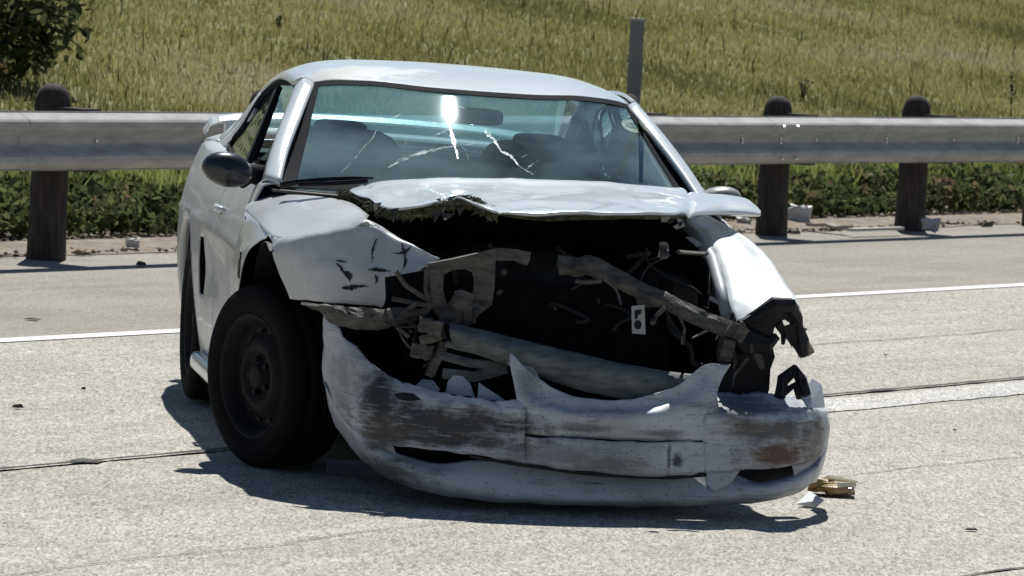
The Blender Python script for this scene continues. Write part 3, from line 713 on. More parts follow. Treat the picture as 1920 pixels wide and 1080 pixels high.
mesh('mirror_stalk', *tubem([mc2+Vector((-.05, .01, -.02)), L(1315, 370, .82), L(1300, 372, .86)], [.04, .035, .035], 8, .6), M['black'], mm2, smooth=True)

# cabin
for s in (-1, 1):
    tr_ = gridm([[gx(s*.58, 2.2, 1.16), gx(s*.60, 2.55, 1.03), gx(s*.64, 2.85, .96)], [gx(s*.66, 2.12, .93), gx(s*.66, 2.4, .92), gx(s*.66, 2.75, .92)]], 3, 3)
    mesh('pillar_trim', *tr_, M['black'], car, thick=.01)
mesh('cabin_floor', *boxm((-.70, .5, .25), (.70, 3.0, .30)), M['dark'], car)
mesh('dashboard', *gridm([[gx(x, .56, .885) for x in (-.68, -.3, 0, .3, .68)], [gx(x, .85, .915+.02*(abs(x-.35) < .2)) for x in (-.68, -.3, 0, .3, .68)], [gx(x, 1.12, .88) for x in (-.68, -.3, 0, .3, .68)], [gx(x, 1.16, .62) for x in (-.68, -.3, 0, .3, .68)]], 4, 4), M['dash'], car, smooth=True, thick=.01)
sw = [gx(.36+.18*math.cos(t), 1.22+.07*math.sin(t), .93+.165*math.sin(t)) for t in np.linspace(0, 2*PI, 25)]
mesh('steering_wheel', *joinm([tubem(sw, .014, 8, 1, False), tubem([gx(.19, 1.22, .93), gx(.36, 1.2, .92), gx(.53, 1.22, .93)], .02, 6), tubem([gx(.36, 1.22, .93), gx(.36, 1.0, .86)], .035, 8)]), M['black'], car, smooth=True)
def cushion(cx_, cy_, zc, hx, hy, hz_, tilt=0):
    V, Fs = [], []; n1, n2 = 10, 18
    for i in range(n1+1):
        ph = -PI/2+PI*i/n1
        for k in range(n2):
            th = 2*PI*k/n2; f_ = lambda c: math.copysign(abs(c)**.45, c)
            x = hx*f_(math.cos(ph))*f_(math.cos(th)); y = hy*f_(math.cos(ph))*f_(math.sin(th)); z = hz_*f_(math.sin(ph))
            V.append(gx(cx_+x, cy_+y+z*tilt, zc+z))
    for i in range(n1):
        for k in range(n2): Fs.append((i*n2+k, i*n2+(k+1) % n2, (i+1)*n2+(k+1) % n2, (i+1)*n2+k))
    return V, Fs
for s in (-1, 1):
    st = mesh('front_seat', *joinm([cushion(s*.37, 1.86, .80, .24, .06, .28, .35), cushion(s*.37, 1.60, .50, .25, .27, .08)]), M['seat'], car, smooth=True)
    mesh('headrest', *cushion(s*.37, 1.96, 1.055, .10, .045, .05, .2), M['seat'], st, smooth=True)
mesh('rear_seat', *joinm([cushion(0, 2.62, .78, .60, .07, .22, .3), boxm((-.6, 2.72, .93), (.6, 3.1, .95))]), M['seat'], car, smooth=False)
mesh('interior_mirror', *joinm([cushion(0, 1.20, 1.175, .11, .015, .03)]), M['black'], car, smooth=True)

# hood: popped up and folded back on itself
Yh = lambda *r: [L(u, v, y) for (u, v, y) in r]
hr0 = Yh((668, 352, .40), (700, 342, .44), (770, 336, .42), (860, 334, .38), (980, 336, .36), (1100, 341, .38), (1200, 347, .42), (1270, 353, .47), (1310, 362, .48), (1360, 367, .42), (1400, 373, .38), (1420, 388, .32))
hr1 = Yh((655, 360, .30), (695, 352, .30), (765, 350, .26), (850, 351, .24), (980, 354, .22), (1100, 357, .22), (1200, 362, .24), (1270, 367, .28), (1303, 377, .28), (1355, 374, .28), (1400, 380, .26), (1424, 393, .25))
hr2 = Yh((690, 372, .12), (712, 368, .06), (775, 375, -.10), (845, 366, -.14), (935, 376, -.16), (1090, 380, -.2), (1200, 384, -.18), (1265, 386, -.14), (1295, 390, -.04), (1350, 385, .14), (1400, 389, .17), (1426, 397, .19))
hr3 = Yh((704, 380, .0), (735, 392, -.16), (790, 385, -.26), (855, 371, -.29), (938, 399, -.42), (1090, 401, -.43), (1200, 401, -.40), (1265, 400, -.32), (1292, 400, -.12), (1350, 400, .09), (1400, 401, .14), (1425, 402, .17))
hr4 = Yh((712, 382, .06), (742, 394, -.05), (790, 388, -.15), (855, 374, -.18), (940, 403, -.2), (1090, 405, -.25), (1200, 405, -.23), (1265, 404, -.18), (1292, 403, -.02), (1350, 404, .15), (1400, 404, .2), (1424, 404, .2))
hv, hf = gridm([hr0, hr1, hr2, hr3, hr4], 9, 8, .007, 5.5, 3)
def uv_of(p):
    q_ = Vector((CX+cps*p.x-sps*p.y, CY+sps*p.x+cps*p.y, p.z))-CAM; dd = q_.dot(_F); return 960+F*q_.dot(_R)/dd, 540-F*q_.dot(_U)/dd
def fold(V, lines, dep, wd):
    out = []
    for p in V:
        u, v = uv_of(p); dz = 0
        for ln_ in lines:
            best = 1e9; sg = 1
            for (a0, b0), (a1, b1) in zip(ln_, ln_[1:]):
                ex, ey = a1-a0, b1-b0; t_ = max(0, min(1, ((u-a0)*ex+(v-b0)*ey)/(ex*ex+ey*ey))); du, dv = u-a0-ex*t_, (v-b0-ey*t_)*1.6; d_ = math.hypot(du, dv)
                if d_ < best: best = d_; sg = 1 if ex*dv-ey*du > 0 else -1
            dz += -dep*math.exp(-(best/wd)**2) + sg*dep*.45*math.exp(-(best/(wd*3))**2)
        out.append(p+Vector((0, 0, dz)))
    return out
hv = fold(hv, [[(795, 392), (860, 366), (940, 374), (1100, 356)], [(1100, 394), (1150, 376), (1215, 392)], [(1288, 356), (1294, 380), (1290, 406)], [(690, 350), (752, 366), (800, 350), (850, 368)], [(940, 396), (1010, 384), (1060, 392), (1130, 384)]], .009, 6)
hood = mesh('hood', hv, hf, paint('crumpled_hood_paint', (.70, .745, .765), dirt=.22, coat=.6, rough=.25), car, smooth=True, thick=.004)
# torn insulation hanging under the hood edge
fr = []
path = [(640, 360, .34), (680, 368, .22), (705, 385, -.02), (740, 398, -.16), (790, 392, -.24), (830, 380, -.28), (870, 373, -.29), (900, 380, -.32), (925, 402, -.36)]
pp = crline([Vector(q) for q in path], 14)
for i, q in enumerate(pp):
    for _ in range(16):
        p = L(q.x+random.uniform(-10, 10), q.y+random.uniform(-5, 11), q.z+random.uniform(-.01, .05))
        d = Vector((random.uniform(-1, 1), random.uniform(-.3, .3), random.uniform(-.9, .25)))*random.uniform(.008, .035); sd2 = Vector((random.uniform(-1, 1), .2, random.uniform(-1, 1)))*.007
        b = len(fr); fr.append(([p-sd2, p+sd2, p+d], [(0, 1, 2)]))
tag(mesh('torn_insulation', *joinm(fr), M['foam'], hood), 'ragged dark insulation hanging under the torn hood edge', kind='stuff')
lin = gridm([Yh((645, 362, .34), (700, 388, .12), (760, 402, .08), (830, 392, .1), (900, 392, .06), (1000, 408, .04), (1150, 409, .04), (1290, 407, .1)), Yh((700, 355, .46), (730, 372, .40), (780, 384, .40), (840, 380, .4), (900, 385, .4), (1000, 396, .4), (1150, 398, .4), (1290, 398, .42))], 4, 4, .012, 12)
mesh('hood_lining', *lin, M['foam'], hood, thick=.01)
fl = []
for (u, v, w_, h_) in ((734, 392, 14, 26), (812, 398, 16, 20), (828, 402, 26, 12), (858, 390, 14, 16), (912, 396, 10, 20), (700, 382, 16, 14), (1252, 412, 14, 8), (1272, 418, 10, 8)):
    yy = -.30 if u < 1200 else .0; a = L(u, v, yy); fl.append(([a, L(u+w_, v-2, yy), L(u+w_*.6, v+h_*.5, yy-.01), L(u+w_*.2, v+h_, yy-.02)], [(0, 1, 2, 3)]))
for q_ in fl: mesh('torn_flap', *q_, M['brace'], hood, thick=.004)

# right front fender (image left): top, crumpled front face, side
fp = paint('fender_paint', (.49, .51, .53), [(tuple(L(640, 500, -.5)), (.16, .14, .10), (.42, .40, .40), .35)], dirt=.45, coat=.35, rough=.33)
ft = gridm(G([[(512, 367, .62), (560, 366, .50), (620, 372, .36), (660, 382, .20), (692, 404, .0)],
              [(486, 374, .63), (522, 384, .45), (572, 396, .25), (625, 403, .06), (688, 410, -.08)],
              [(466, 384, .64), (494, 402, .42), (540, 425, .14), (605, 425, -.05), (688, 412, -.15)],
              [(459, 393, .64), (482, 414, .40), (520, 447, .02), (600, 436, -.12), (688, 413, -.20)]]), 6, 5, .0015, 5)
FR0 = [(519, 446, .0), (560, 440, -.08), (605, 431, -.15), (650, 421, -.19), (690, 413, -.22), (735, 438, -.26), (780, 463, -.36), (821, 482, -.46)]
FR1 = [(515, 455, -.02), (559, 449, -.115), (605, 441, -.185), (650, 433, -.225), (691, 427, -.25), (735, 446, -.285), (781, 467, -.37), (822, 484, -.462)]
FR2 = [(511, 472, -.03), (558, 472, -.135), (605, 472, -.205), (650, 470, -.245), (692, 464, -.272), (735, 467, -.305), (782, 475, -.375), (822, 486, -.462)]
FR3 = [(522, 505, -.05), (565, 510, -.15), (610, 512, -.225), (650, 512, -.262), (690, 510, -.292), (725, 508, -.325), (765, 503, -.375), (800, 497, -.44)]
FR4 = [(546, 560, -.08), (580, 563, -.16), (620, 567, -.228), (660, 570, -.265), (700, 573, -.30), (719, 573, -.315), (724, 532, -.33), (788, 508, -.42)]
ff = gridm(G([FR0, FR1, FR2, FR3, FR4]), 8, 7, .007, 10, 5)
cD = [L(459, 393, .64), L(482, 414, .40), L(497, 428, .25), L(520, 447, .02), L(520, 447, -.2)]
def crease(y):
    for a_, b_ in zip(cD, cD[1:]):
        if b_.y <= y <= a_.y: t_ = (a_.y-y)/(a_.y-b_.y); return a_.lerp(b_, t_)
    return cD[0]
fr_ = []
for y in (.616, .58, .55, .528, .52, .50, .46, .40, .32, .24, .16, .08):
    pc = crease(y); d_ = .43**2-(y-.10)**2; zb_ = .20 if d_ <= 0 else .33+math.sqrt(d_)
    zb_ = min(zb_, pc.z-.03); zc_ = pc.z+SK*pc.x; dx_ = -pc.x-hw(y, min(zc_, lerp_t(ZBELT, y))); col_ = []
    for i_ in range(9):
        z = zc_+(zb_-zc_)*i_/8; t_ = min(1, (zc_-z)/max(.05, zc_-.45)); col_.append(bodyP(-1, y, z, hw(y, min(z, lerp_t(ZBELT, y)))+dx_*(1-t_)**2))
    fr_.append(col_)
fr_.append(crline([L(519, 446, .0), L(511, 470, -.02), L(522, 505, -.05), L(546, 560, -.08)], 4)[:13:1][::1])
fr_[-1] = [fr_[-1][int(round(i_*12/8))] for i_ in range(9)]
fs_ = gridm(fr_, 2, 4)
fen = mesh('front_fender', *joinm([ft, ff, fs_]), fp, car, smooth=True, thick=.004)
ffb = BVHTree.FromPolygons([tuple(v) for v in ff[0]], ff[1])
for pts in ([(630, 493, 1), (638, 500, 2), (645, 512, 3), (655, 520, 5), (656, 528, 1)], [(640, 508, 1), (652, 513, 4), (658, 518, 3)],
            [(690, 505, 1), (705, 506, 4), (720, 507, 3), (732, 509, .5)], [(706, 448, .6), (699, 466, 2.5), (698, 480, 1.2), (697, 494, .6)],
            [(733, 473, .6), (748, 475, 2), (758, 473, 3), (772, 462, 1)], [(754, 455, .6), (756, 468, 2.5), (759, 480, 2), (760, 492, 2.6), (755, 505, .8), (748, 518, .6)],
            [(640, 540, 1), (652, 540, 5), (670, 537, 4), (690, 537, .8)], [(628, 488, .6), (640, 490, 2), (650, 492, .6)], [(704, 515, 1), (706, 524, 3), (704, 534, .6)],
            [(666, 425, .6), (685, 418, 4), (700, 418, 3), (712, 425, .6)]):
    mesh('crack', *strip(ffb, seg(pts, 6), .007, 1.1), M['chip'], fen)
q = side(-1, .42, .52, z0=.60, ztop=.68, roll=False)
mesh('fender_badge', *([[bodyP(-1, y, z, hw(y, z)+.004) for (y, z) in ((.44, .60), (.50, .61), (.52, .66), (.49, .70), (.45, .69), (.43, .65))], [(0, 1, 2, 3, 4, 5)]]), M['black'], fen, thick=.004)
mesh('wheel_arch_liner', *gridm([[Vector((x, .10+.437*math.cos(t), .33+.437*math.sin(t))) for t in np.linspace(.0, PI*.60, 7)] for x in (-.83, -.6, -.38)], 3, 2), M['black'], car, thick=.004)
mesh('wheel_arch_liner', *gridm([[Vector((x, 2.573+.38*math.cos(t), .33+.38*math.sin(t))) for t in np.linspace(.0, PI, 9)] for x in (-.83, -.6, -.38)], 3, 2), M['black'], car, thick=.004)
mesh('wheel_arch_liner', *gridm([[Vector((x, 2.573+.38*math.cos(t), .33+.38*math.sin(t))) for t in np.linspace(.0, PI, 9)] for x in (.83, .6, .38)], 3, 2), M['black'], car, thick=.004)

# left front fender (image right)
f1 = G([[(1283, 408, .42), (1318, 440, .12), (1345, 480, -.1), (1360, 530, -.3), (1370, 575, -.44), (1380, 604, -.5)],
        [(1296, 408, .40), (1332, 440, .1), (1358, 480, -.12), (1374, 530, -.32), (1382, 575, -.46), (1386, 603, -.52)],
        [(1312, 407, .40), (1362, 440, .1), (1400, 480, -.12), (1420, 525, -.32), (1428, 562, -.46), (1430, 582, -.53)],
        [(1326, 405, .40), (1386, 437, .1), (1432, 474, -.12), (1462, 517, -.32), (1480, 550, -.44), (1488, 572, -.52)]])
e = f1[-1]
f1.append([p+Vector((.02, .01, -.06*(1 if i < 4 else .3))) for i, p in enumerate(e)])
f1.append([p+Vector((.03, .03, -(.32, .28, .14, .08, .03, .02)[i])) for i, p in enumerate(e)])
lf = gridm(f1, 8, 6, .005, 9, 9)
s2 = side(1, .38, .62-gap, roll=False)
lfo = mesh('front_fender', *joinm([lf, s2]), paint('left_fender_paint', (.70, .745, .765), dirt=.25, coat=.25, rough=.42), car, smooth=True, thick=.004)
lfb = BVHTree.FromPolygons([tuple(v) for v in lf[0]], lf[1])

GB = lambda rows: [[L(u, v, y+.19) for (u, v, y) in r] for r in rows]
# ---- front bumper cover, in three torn pieces that read as one
LB = lambda u, v, y: tuple(L(u, v, y+.19))
sp_b = [(LB(835, 792, -.88), (.27, .3, .050), (.022, .022, .022), .95), (LB(835, 825, -.9), (.25, .3, .022), (.03, .028, .026), .9), (LB(708, 745, -.74), (.05, .3, .085), (.02, .021, .022), .95), (LB(725, 810, -.8), (.07, .3, .06), (.06, .055, .05), .85),
        (LB(1450, 852, -.85), (.12, .3, .040), (.10, .050, .032), .95), (LB(1440, 805, -.85), (.17, .3, .035), (.045, .038, .030), .85), (LB(1525, 830, -.75), (.05, .3, .07), (.09, .07, .05), .7),
        (LB(1140, 868, -.96), (.10, .3, .025), (.10, .095, .09), .7), (LB(1268, 862, -.96), (.018, .3, .022), (.02, .02, .02), .9), (LB(1252, 862, -.96), (.006, .3, .05), (.03, .03, .03), .8),
        (LB(720, 885, -.78), (.13, .3, .045), (.05, .048, .045), .8), (LB(1390, 765, -.86), (.15, .3, .03), (.07, .07, .072), .75), (LB(1080, 800, -.95), (.10, .3, .014), (.08, .075, .07), .7), (LB(1240, 812, -.95), (.08, .3, .012), (.07, .065, .06), .7),
        (LB(640, 720, -.55), (.03, .3, .10), (.16, .155, .15), .5), (LB(1025, 850, -.95), (.16, .3, .025), (.16, .15, .14), .6), (LB(990, 720, -.9), (.035, .3, .05), (.14, .135, .13), .6)]
bp = paint('scuffed_bumper_plastic', (.43, .46, .51), sp_b, dirt=.95, coat=.15, rough=.5, streak=1.6)
left = [  # columns u ; rows from torn top edge to the groove
 [(607, 572, -.41), (636, 615, -.535), (672, 655, -.65), (700, 682, -.70), (748, 712, -.775), (800, 728, -.835), (858, 742, -.88), (905, 750, -.90), (950, 752, -.92), (985, 752, -.93)],
 [(606, 620, -.42), (634, 655, -.55), (668, 690, -.67), (697, 715, -.73), (745, 735, -.80), (800, 748, -.86), (858, 762, -.90), (905, 768, -.92), (950, 772, -.94), (985, 774, -.95)],
 [(606, 670, -.43), (632, 710, -.56), (664, 745, -.68), (694, 765, -.76), (745, 783, -.83), (800, 790, -.87), (858, 796, -.905), (905, 800, -.925), (950, 804, -.94), (985, 808, -.95)],
 [(610, 720, -.44), (636, 770, -.57), (668, 805, -.69), (700, 823, -.77), (748, 836, -.84), (800, 842, -.88), (858, 850, -.91), (905, 856, -.93), (950, 862, -.945), (985, 868, -.955)]]
bl = gridm(GB(left), 10, 8, .011, 11, 2, .004)
mid = [
 [(955, 662, -.88), (1000, 702, -.90), (1055, 736, -.905), (1120, 750, -.91), (1200, 746, -.91), (1270, 722, -.90), (1322, 684, -.88), (1370, 684, -.84)],
 [(958, 690, -.90), (1000, 735, -.92), (1055, 760, -.925), (1120, 768, -.925), (1200, 764, -.925), (1270, 746, -.915), (1322, 712, -.895), (1352, 712, -.87)],
 [(968, 745, -.925), (1005, 766, -.955), (1058, 778, -.962), (1120, 783, -.965), (1200, 781, -.965), (1272, 772, -.955), (1325, 752, -.93), (1345, 748, -.91)],
 [(968, 811, -.925), (1005, 814, -.95), (1058, 818, -.955), (1120, 822, -.955), (1200, 826, -.955), (1272, 826, -.95), (1330, 825, -.935), (1365, 824, -.925)]]
bmid = gridm(GB(mid), 10, 8, .006, 12, 4, .0)
right = [
 [(1332, 736, -.74), (1372, 738, -.72), (1430, 738, -.68), (1480, 745, -.64), (1515, 758, -.60), (1538, 764, -.50), (1530, 755, -.36)],
 [(1330, 752, -.84), (1372, 757, -.83), (1430, 762, -.80), (1482, 766, -.75), (1520, 768, -.70), (1543, 770, -.58), (1540, 764, -.38)],
 [(1322, 772, -.935), (1372, 777, -.92), (1430, 777, -.89), (1482, 775, -.83), (1522, 772, -.75), (1547, 774, -.62), (1548, 772, -.40)],
 [(1318, 825, -.935), (1372, 824, -.925), (1430, 822, -.90), (1482, 818, -.85), (1524, 812, -.77), (1550, 806, -.63), (1552, 800, -.41)],
 [(1322, 886, -.94), (1372, 882, -.93), (1430, 880, -.90), (1480, 874, -.85), (1520, 864, -.77), (1546, 850, -.62), (1549, 842, -.40)]]
bright = gridm(GB(right), 10, 8, .008, 13, 6, .007)
# plate-height band below the groove
band = [
 [(962, 818, -.925), (1058, 822, -.970), (1120, 826, -.972), (1200, 829, -.972), (1272, 829, -.965), (1345, 826, -.915)],
 [(962, 845, -.925), (1058, 852, -.980), (1120, 856, -.985), (1200, 858, -.985), (1272, 858, -.975), (1345, 855, -.915)],
 [(962, 866, -.93), (1058, 878, -.972), (1120, 884, -.976), (1200, 890, -.976), (1272, 890, -.968), (1345, 882, -.915)],
 [(962, 862, -.90), (1058, 874, -.90), (1120, 878, -.90), (1200, 884, -.90), (1272, 886, -.90), (1335, 880, -.90)]]
bband = gridm(GB(band), 12, 6, .006, 14, 8)
# lower lip
lip = [
 [(612, 725, -.44), (640, 775, -.57), (672, 810, -.69), (704, 830, -.76), (752, 852, -.80), (820, 868, -.84), (895, 862, -.865), (985, 864, -.875), (1120, 876, -.885), (1250, 876, -.88), (1335, 872, -.87), (1420, 904, -.85), (1485, 890, -.79), (1530, 862, -.70), (1547, 830, -.58)],
 [(614, 742, -.45), (644, 795, -.58), (678, 832, -.71), (712, 856, -.79), (760, 876, -.85), (825, 889, -.89), (900, 892, -.915), (985, 900, -.935), (1120, 910, -.945), (1250, 914, -.94), (1340, 912, -.925), (1420, 913, -.91), (1490, 900, -.84), (1532, 874, -.74), (1548, 842, -.60)],
 [(618, 768, -.44), (652, 818, -.57), (688, 855, -.70), (724, 880, -.78), (770, 900, -.84), (830, 915, -.89), (905, 924, -.93), (990, 932, -.955), (1120, 937, -.965), (1250, 938, -.955), (1340, 936, -.94), (1420, 930, -.91), (1488, 918, -.84), (1526, 896, -.74), (1542, 862, -.60)],
 [(630, 800, -.40), (664, 845, -.53), (700, 878, -.66), (738, 900, -.74), (782, 916, -.80), (840, 930, -.85), (912, 939, -.89), (995, 944, -.91), (1120, 948, -.92), (1250, 949, -.91), (1340, 946, -.90), (1420, 941, -.87), (1480, 930, -.80), (1515, 910, -.70), (1530, 885, -.58)]]
blip = gridm(GB(lip), 6, 6, .006, 9, 12)
# dark-free web between band and lip either side of the slots
web = [GB([[(u, v, y) for (u, v, y) in a], [(u, v, y) for (u, v, y) in b]]) for a, b in (
  ([(606, 715, -.438), (636, 768, -.57), (668, 803, -.69), (702, 822, -.768), (735, 832, -.80)], [(612, 728, -.44), (640, 778, -.572), (674, 814, -.692), (706, 835, -.762), (742, 852, -.795)]),
  ([(1318, 878, -.925), (1350, 880, -.918), (1388, 880, -.905)], [(1324, 905, -.935), (1340, 922, -.94), (1372, 906, -.915)]),
  ([(1485, 872, -.84), (1520, 862, -.765), (1546, 846, -.62)], [(1490, 896, -.815), (1530, 868, -.72), (1548, 838, -.60)]))]
bw = [gridm(g_, 5, 4, .002, 8) for g_ in web]
bum = mesh('front_bumper', *joinm([bl, bmid, bright, bband, blip]+bw), bp, car, smooth=True, thick=.004)
bum['label'] = 'scuffed white bumper cover hanging loose at the smashed front'
# dark cavity behind the slots and hanging fragment of the grille
GC = lambda rows: [[L(u, v, y+.27) for (u, v, y) in r] for r in rows]
mesh('intake_duct', *gridm(GC([[(745, 790, -.70), (850, 800, -.78), (985, 815, -.84), (1200, 834, -.85), (1380, 830, -.81), (1500, 822, -.72)], [(745, 835, -.74), (850, 846, -.80), (985, 862, -.84), (1200, 884, -.85), (1380, 880, -.83), (1500, 872, -.74)], [(765, 878, -.74), (850, 905, -.79), (985, 918, -.83), (1200, 926, -.84), (1380, 920, -.82), (1490, 900, -.74)]]), 4, 3), M['black'], bum, thick=.01)
# groove shadow gap
gs = gridm(GB([[(972, 808, -.935), (1120, 816, -.955), (1272, 822, -.945), (1330, 822, -.93)], [(972, 822, -.935), (1120, 832, -.955), (1272, 834, -.945), (1330, 832, -.93)]]), 4, 2)
mesh('groove', *gs, M['black'], bum)
mesh('lower_seam', *gridm(GB([[(880, 853, -.925), (985, 869, -.955), (1120, 884, -.965), (1250, 890, -.96), (1325, 886, -.945)], [(880, 859, -.925), (985, 876, -.955), (1120, 893, -.965), (1250, 899, -.96), (1325, 894, -.945)]]), 5, 2, .002, 30), M['black'], bum)  # black strip painting the shade under the overhanging band
# headlight surround strip
sr = gridm(GB([[(922, 662, -.80), (940, 672, -.82), (960, 690, -.85), (972, 712, -.87), (975, 738, -.90), (968, 752, -.92)],
              [(945, 660, -.80), (975, 670, -.82), (1000, 690, -.85), (1012, 712, -.88), (1018, 742, -.92), (1020, 768, -.95)]]), 5, 4, .004, 9)
mesh('grille_surround', *sr, bp, bum, smooth=True, thick=.005)
tabs = []
for (pts) in ([(835, 738, -.78), (840, 715, -.77), (850, 704, -.77), (868, 706, -.77), (882, 720, -.78), (890, 744, -.80)], [(775, 728, -.74), (792, 712, -.73), (812, 714, -.74), (825, 730, -.76), (815, 745, -.78)], [(895, 750, -.84), (898, 718, -.82), (915, 730, -.83), (935, 742, -.84), (948, 752, -.85)]):
    tabs.append(([L(q[0], q[1], q[2]+.19) for q in pts], [tuple(range(len(pts)))]))
mesh('torn_tab', *joinm(tabs), bp, bum, thick=.005)
mesh('slot_shadow_gap', *gridm(GB([[(738, 738, -.815), (760, 736, -.82), (790, 740, -.84)], [(745, 748, -.82), (765, 752, -.84), (788, 750, -.85)]]), 3, 3), M['chip'], bum)

# ---- structure inside the open nose
def tr(name, polys, m, thick=.012, jit=0, parent=car, label=None):
    parts = []
    for pts in polys:
        V = [L(u+random.uniform(-jit, jit), v+random.uniform(-jit, jit), y) for (u, v, y) in pts]; parts.append((V, [tuple(range(len(V)))]))
    o = mesh(name, *joinm(parts), m, parent, thick=thick)
    if label: o['label'] = label
    return o
# headlight mounting panel with its round opening
ring_o = [(803, 494), (850, 484), (896, 474), (930, 465), (929, 500), (927, 540), (922, 572), (900, 590), (880, 612), (846, 612), (828, 604), (806, 572)]
ring_i = [(830, 514), (848, 503), (872, 502), (887, 510), (891, 528), (890, 545), (886, 556), (872, 560), (862, 548), (850, 556), (838, 574), (828, 545)]
V = [L(u, v, -.47-.00003*(u-800)) for u, v in ring_o]+[L(u, v, -.46) for u, v in ring_i]+[L(u, v, -.42) for u, v in ring_i]; n_ = 12
Fs = [(i, (i+1) % n_, n_+(i+1) % n_, n_+i) for i in range(n_)]+[(n_+i, n_+(i+1) % n_, 2*n_+(i+1) % n_, 2*n_+i) for i in range(n_)]
mesh('headlamp_bracket', [v_+Vector((0, .012*noise.noise(v_*14), .004*noise.noise(v_*20))) for v_ in V], Fs, M['brace'], car, thick=.010)
plate0 = None
sup = []
def bar(a, b, wd, th=.03, jit=.004, seg=5): return barm(L(*a), L(*b), wd, th, Vector((0, 0, 1)), seg, jit)
def plate(nm, pts, m, th=.014, seg=5, jit=.003, par=None):
    a = pts[0]; n2_ = len(a)
    return mesh(nm, *gridm([[L(*q) for q in r] for r in pts], seg, 4, jit*2, 22, random.random()*9), m, par or car, thick=th)
plate('radiator_support', [[(925, 464, -.46), (960, 466, -.46), (996, 474, -.45)], [(928, 488, -.47), (960, 489, -.47), (988, 497, -.46)]], M['brace'])
plate('radiator_support', [[(1045, 482, -.43), (1080, 487, -.43), (1118, 486, -.44), (1180, 520, -.46), (1250, 552, -.50), (1320, 585, -.54), (1368, 604, -.57)],
                           [(1046, 500, -.45), (1080, 504, -.45), (1108, 506, -.46), (1172, 536, -.48), (1244, 568, -.52), (1315, 600, -.56), (1362, 620, -.58)],
                           [(1047, 511, -.44), (1080, 515, -.44), (1104, 512, -.45), (1168, 542, -.47), (1240, 574, -.51), (1312, 607, -.55), (1358, 628, -.57)]], M['brace'], .02, 6, .004)
plate('support_bracket', [[(1262, 568, -.55), (1310, 590, -.57), (1362, 612, -.59)], [(1260, 585, -.56), (1306, 610, -.58), (1356, 632, -.60)]], M['brace'])
plate('support_bracket', [[(1105, 498, -.43), (1150, 530, -.43), (1198, 562, -.44)], [(1098, 512, -.44), (1140, 545, -.44), (1192, 577, -.45)]], M['dark'])
plate('support_bracket', [[(1190, 545, -.45), (1225, 556, -.47)], [(1196, 575, -.455), (1236, 578, -.48)]], M['brace'])
for (u, v, r_) in ((944, 508, .012), (938, 545, .010), (1040, 575, .006), (1120, 560, .006)):
    mesh('fitting', *tubem([L(u, v, -.30), L(u+random.uniform(-8, 8), v+random.uniform(4, 14), -.31)], [r_, r_*.7], 7), M['brace'], car, smooth=True)
plate('bracket_lobe', [[(852, 548, -.475), (868, 546, -.48), (884, 552, -.475)], [(850, 580, -.48), (866, 580, -.50), (884, 578, -.48)], [(848, 606, -.475), (864, 612, -.48), (880, 602, -.475)]], M['brace'])
mesh('latch_plate', *([L(1184, 574, -.47), L(1208, 571, -.47), L(1210, 627, -.47), L(1185, 625, -.47)], [(0, 1, 2, 3)]), M['plate'], car, thick=.008)
lp = BVHTree.FromPolygons([tuple(L(u, v, -.47)) for (u, v) in ((1150, 540), (1250, 540), (1250, 660), (1150, 660))], [(0, 1, 2, 3)])
mesh('latch_hole', *joinm([([cast(lp, 1196+7*math.cos(t*PI/5), 609+9*math.sin(t*PI/5), .007) for t in range(10)], [tuple(range(10))]), ([cast(lp, u, v, .007) for u, v in ((1190, 582), (1203, 580), (1202, 588), (1196, 592), (1195, 598), (1190, 598))], [tuple(range(6))])]), M['chip'], car)
plate('lower_front_rail', [[(566, 569, -.36), (620, 573, -.42), (690, 578, -.46), (740, 580, -.48), (812, 577, -.47)], [(600, 584, -.37), (635, 594, -.44), (690, 600, -.48), (742, 596, -.50), (806, 586, -.48)], [(612, 598, -.36), (640, 611, -.42), (700, 615, -.46), (750, 608, -.48), (792, 594, -.46)]], M['brace'], .012, 6, .006)
for pts in ([(735, 560), (775, 568), (818, 574)], [(742, 508), (760, 535), (808, 566)], [(800, 500), (798, 540), (806, 580)]):
    mesh('support_strut', *tubem([L(u, v, -.485) for u, v in pts], .008, 5), M['brace'], car)
tang = [(random.uniform(745, 945), random.uniform(575, 700)) for _ in range(12)]+[(random.uniform(1345, 1440), random.uniform(600, 700)) for _ in range(9)]+[(random.uniform(1060, 1330), random.uniform(505, 600)) for _ in range(5)]+[(random.uniform(1240, 1300), random.uniform(430, 540)) for _ in range(4)]
for (u, v) in tang:
    if 945 < u < 1340: v = 500+(u-1060)*.42+random.uniform(8, 30) if v > 500 else v
    y_ = random.uniform(-.56, -.48); a_ = random.uniform(0, PI); l_ = random.uniform(12, 34); k_ = random.uniform(-14, 14)
    q = [L(u-math.cos(a_)*l_, v-math.sin(a_)*l_, y_), L(u+k_, v-k_*.5, y_+.02), L(u+math.cos(a_)*l_, v+math.sin(a_)*l_, y_-.01)]
    mesh('bent_strip', *tubem(crline(q, 3), [random.uniform(.003, .009)]*7, 5, random.choice([.5, 1, 2])), random.choice([M['brace'], M['engine'], M['brace']]), car)
tr('headlamp_housing', [[(722, 520, -.46), (805, 505, -.46), (812, 575, -.45), (724, 572, -.46)]], M['dark'])
GI = lambda rows: [[L(u, v, y+.09) for (u, v, y) in r] for r in rows]
mesh('bumper_beam', *gridm(GI([[(842, 606, -.64), (950, 632, -.70), (1080, 664, -.72), (1200, 690, -.72), (1320, 706, -.70)],
                              [(843, 622, -.68), (948, 650, -.74), (1078, 684, -.76), (1200, 708, -.76), (1310, 722, -.72)],
                              [(850, 650, -.67), (950, 682, -.73), (1078, 728, -.75), (1200, 752, -.75), (1300, 745, -.72)]]), 6, 5, .005, 9), M['beam'], car, smooth=True, thick=.01)
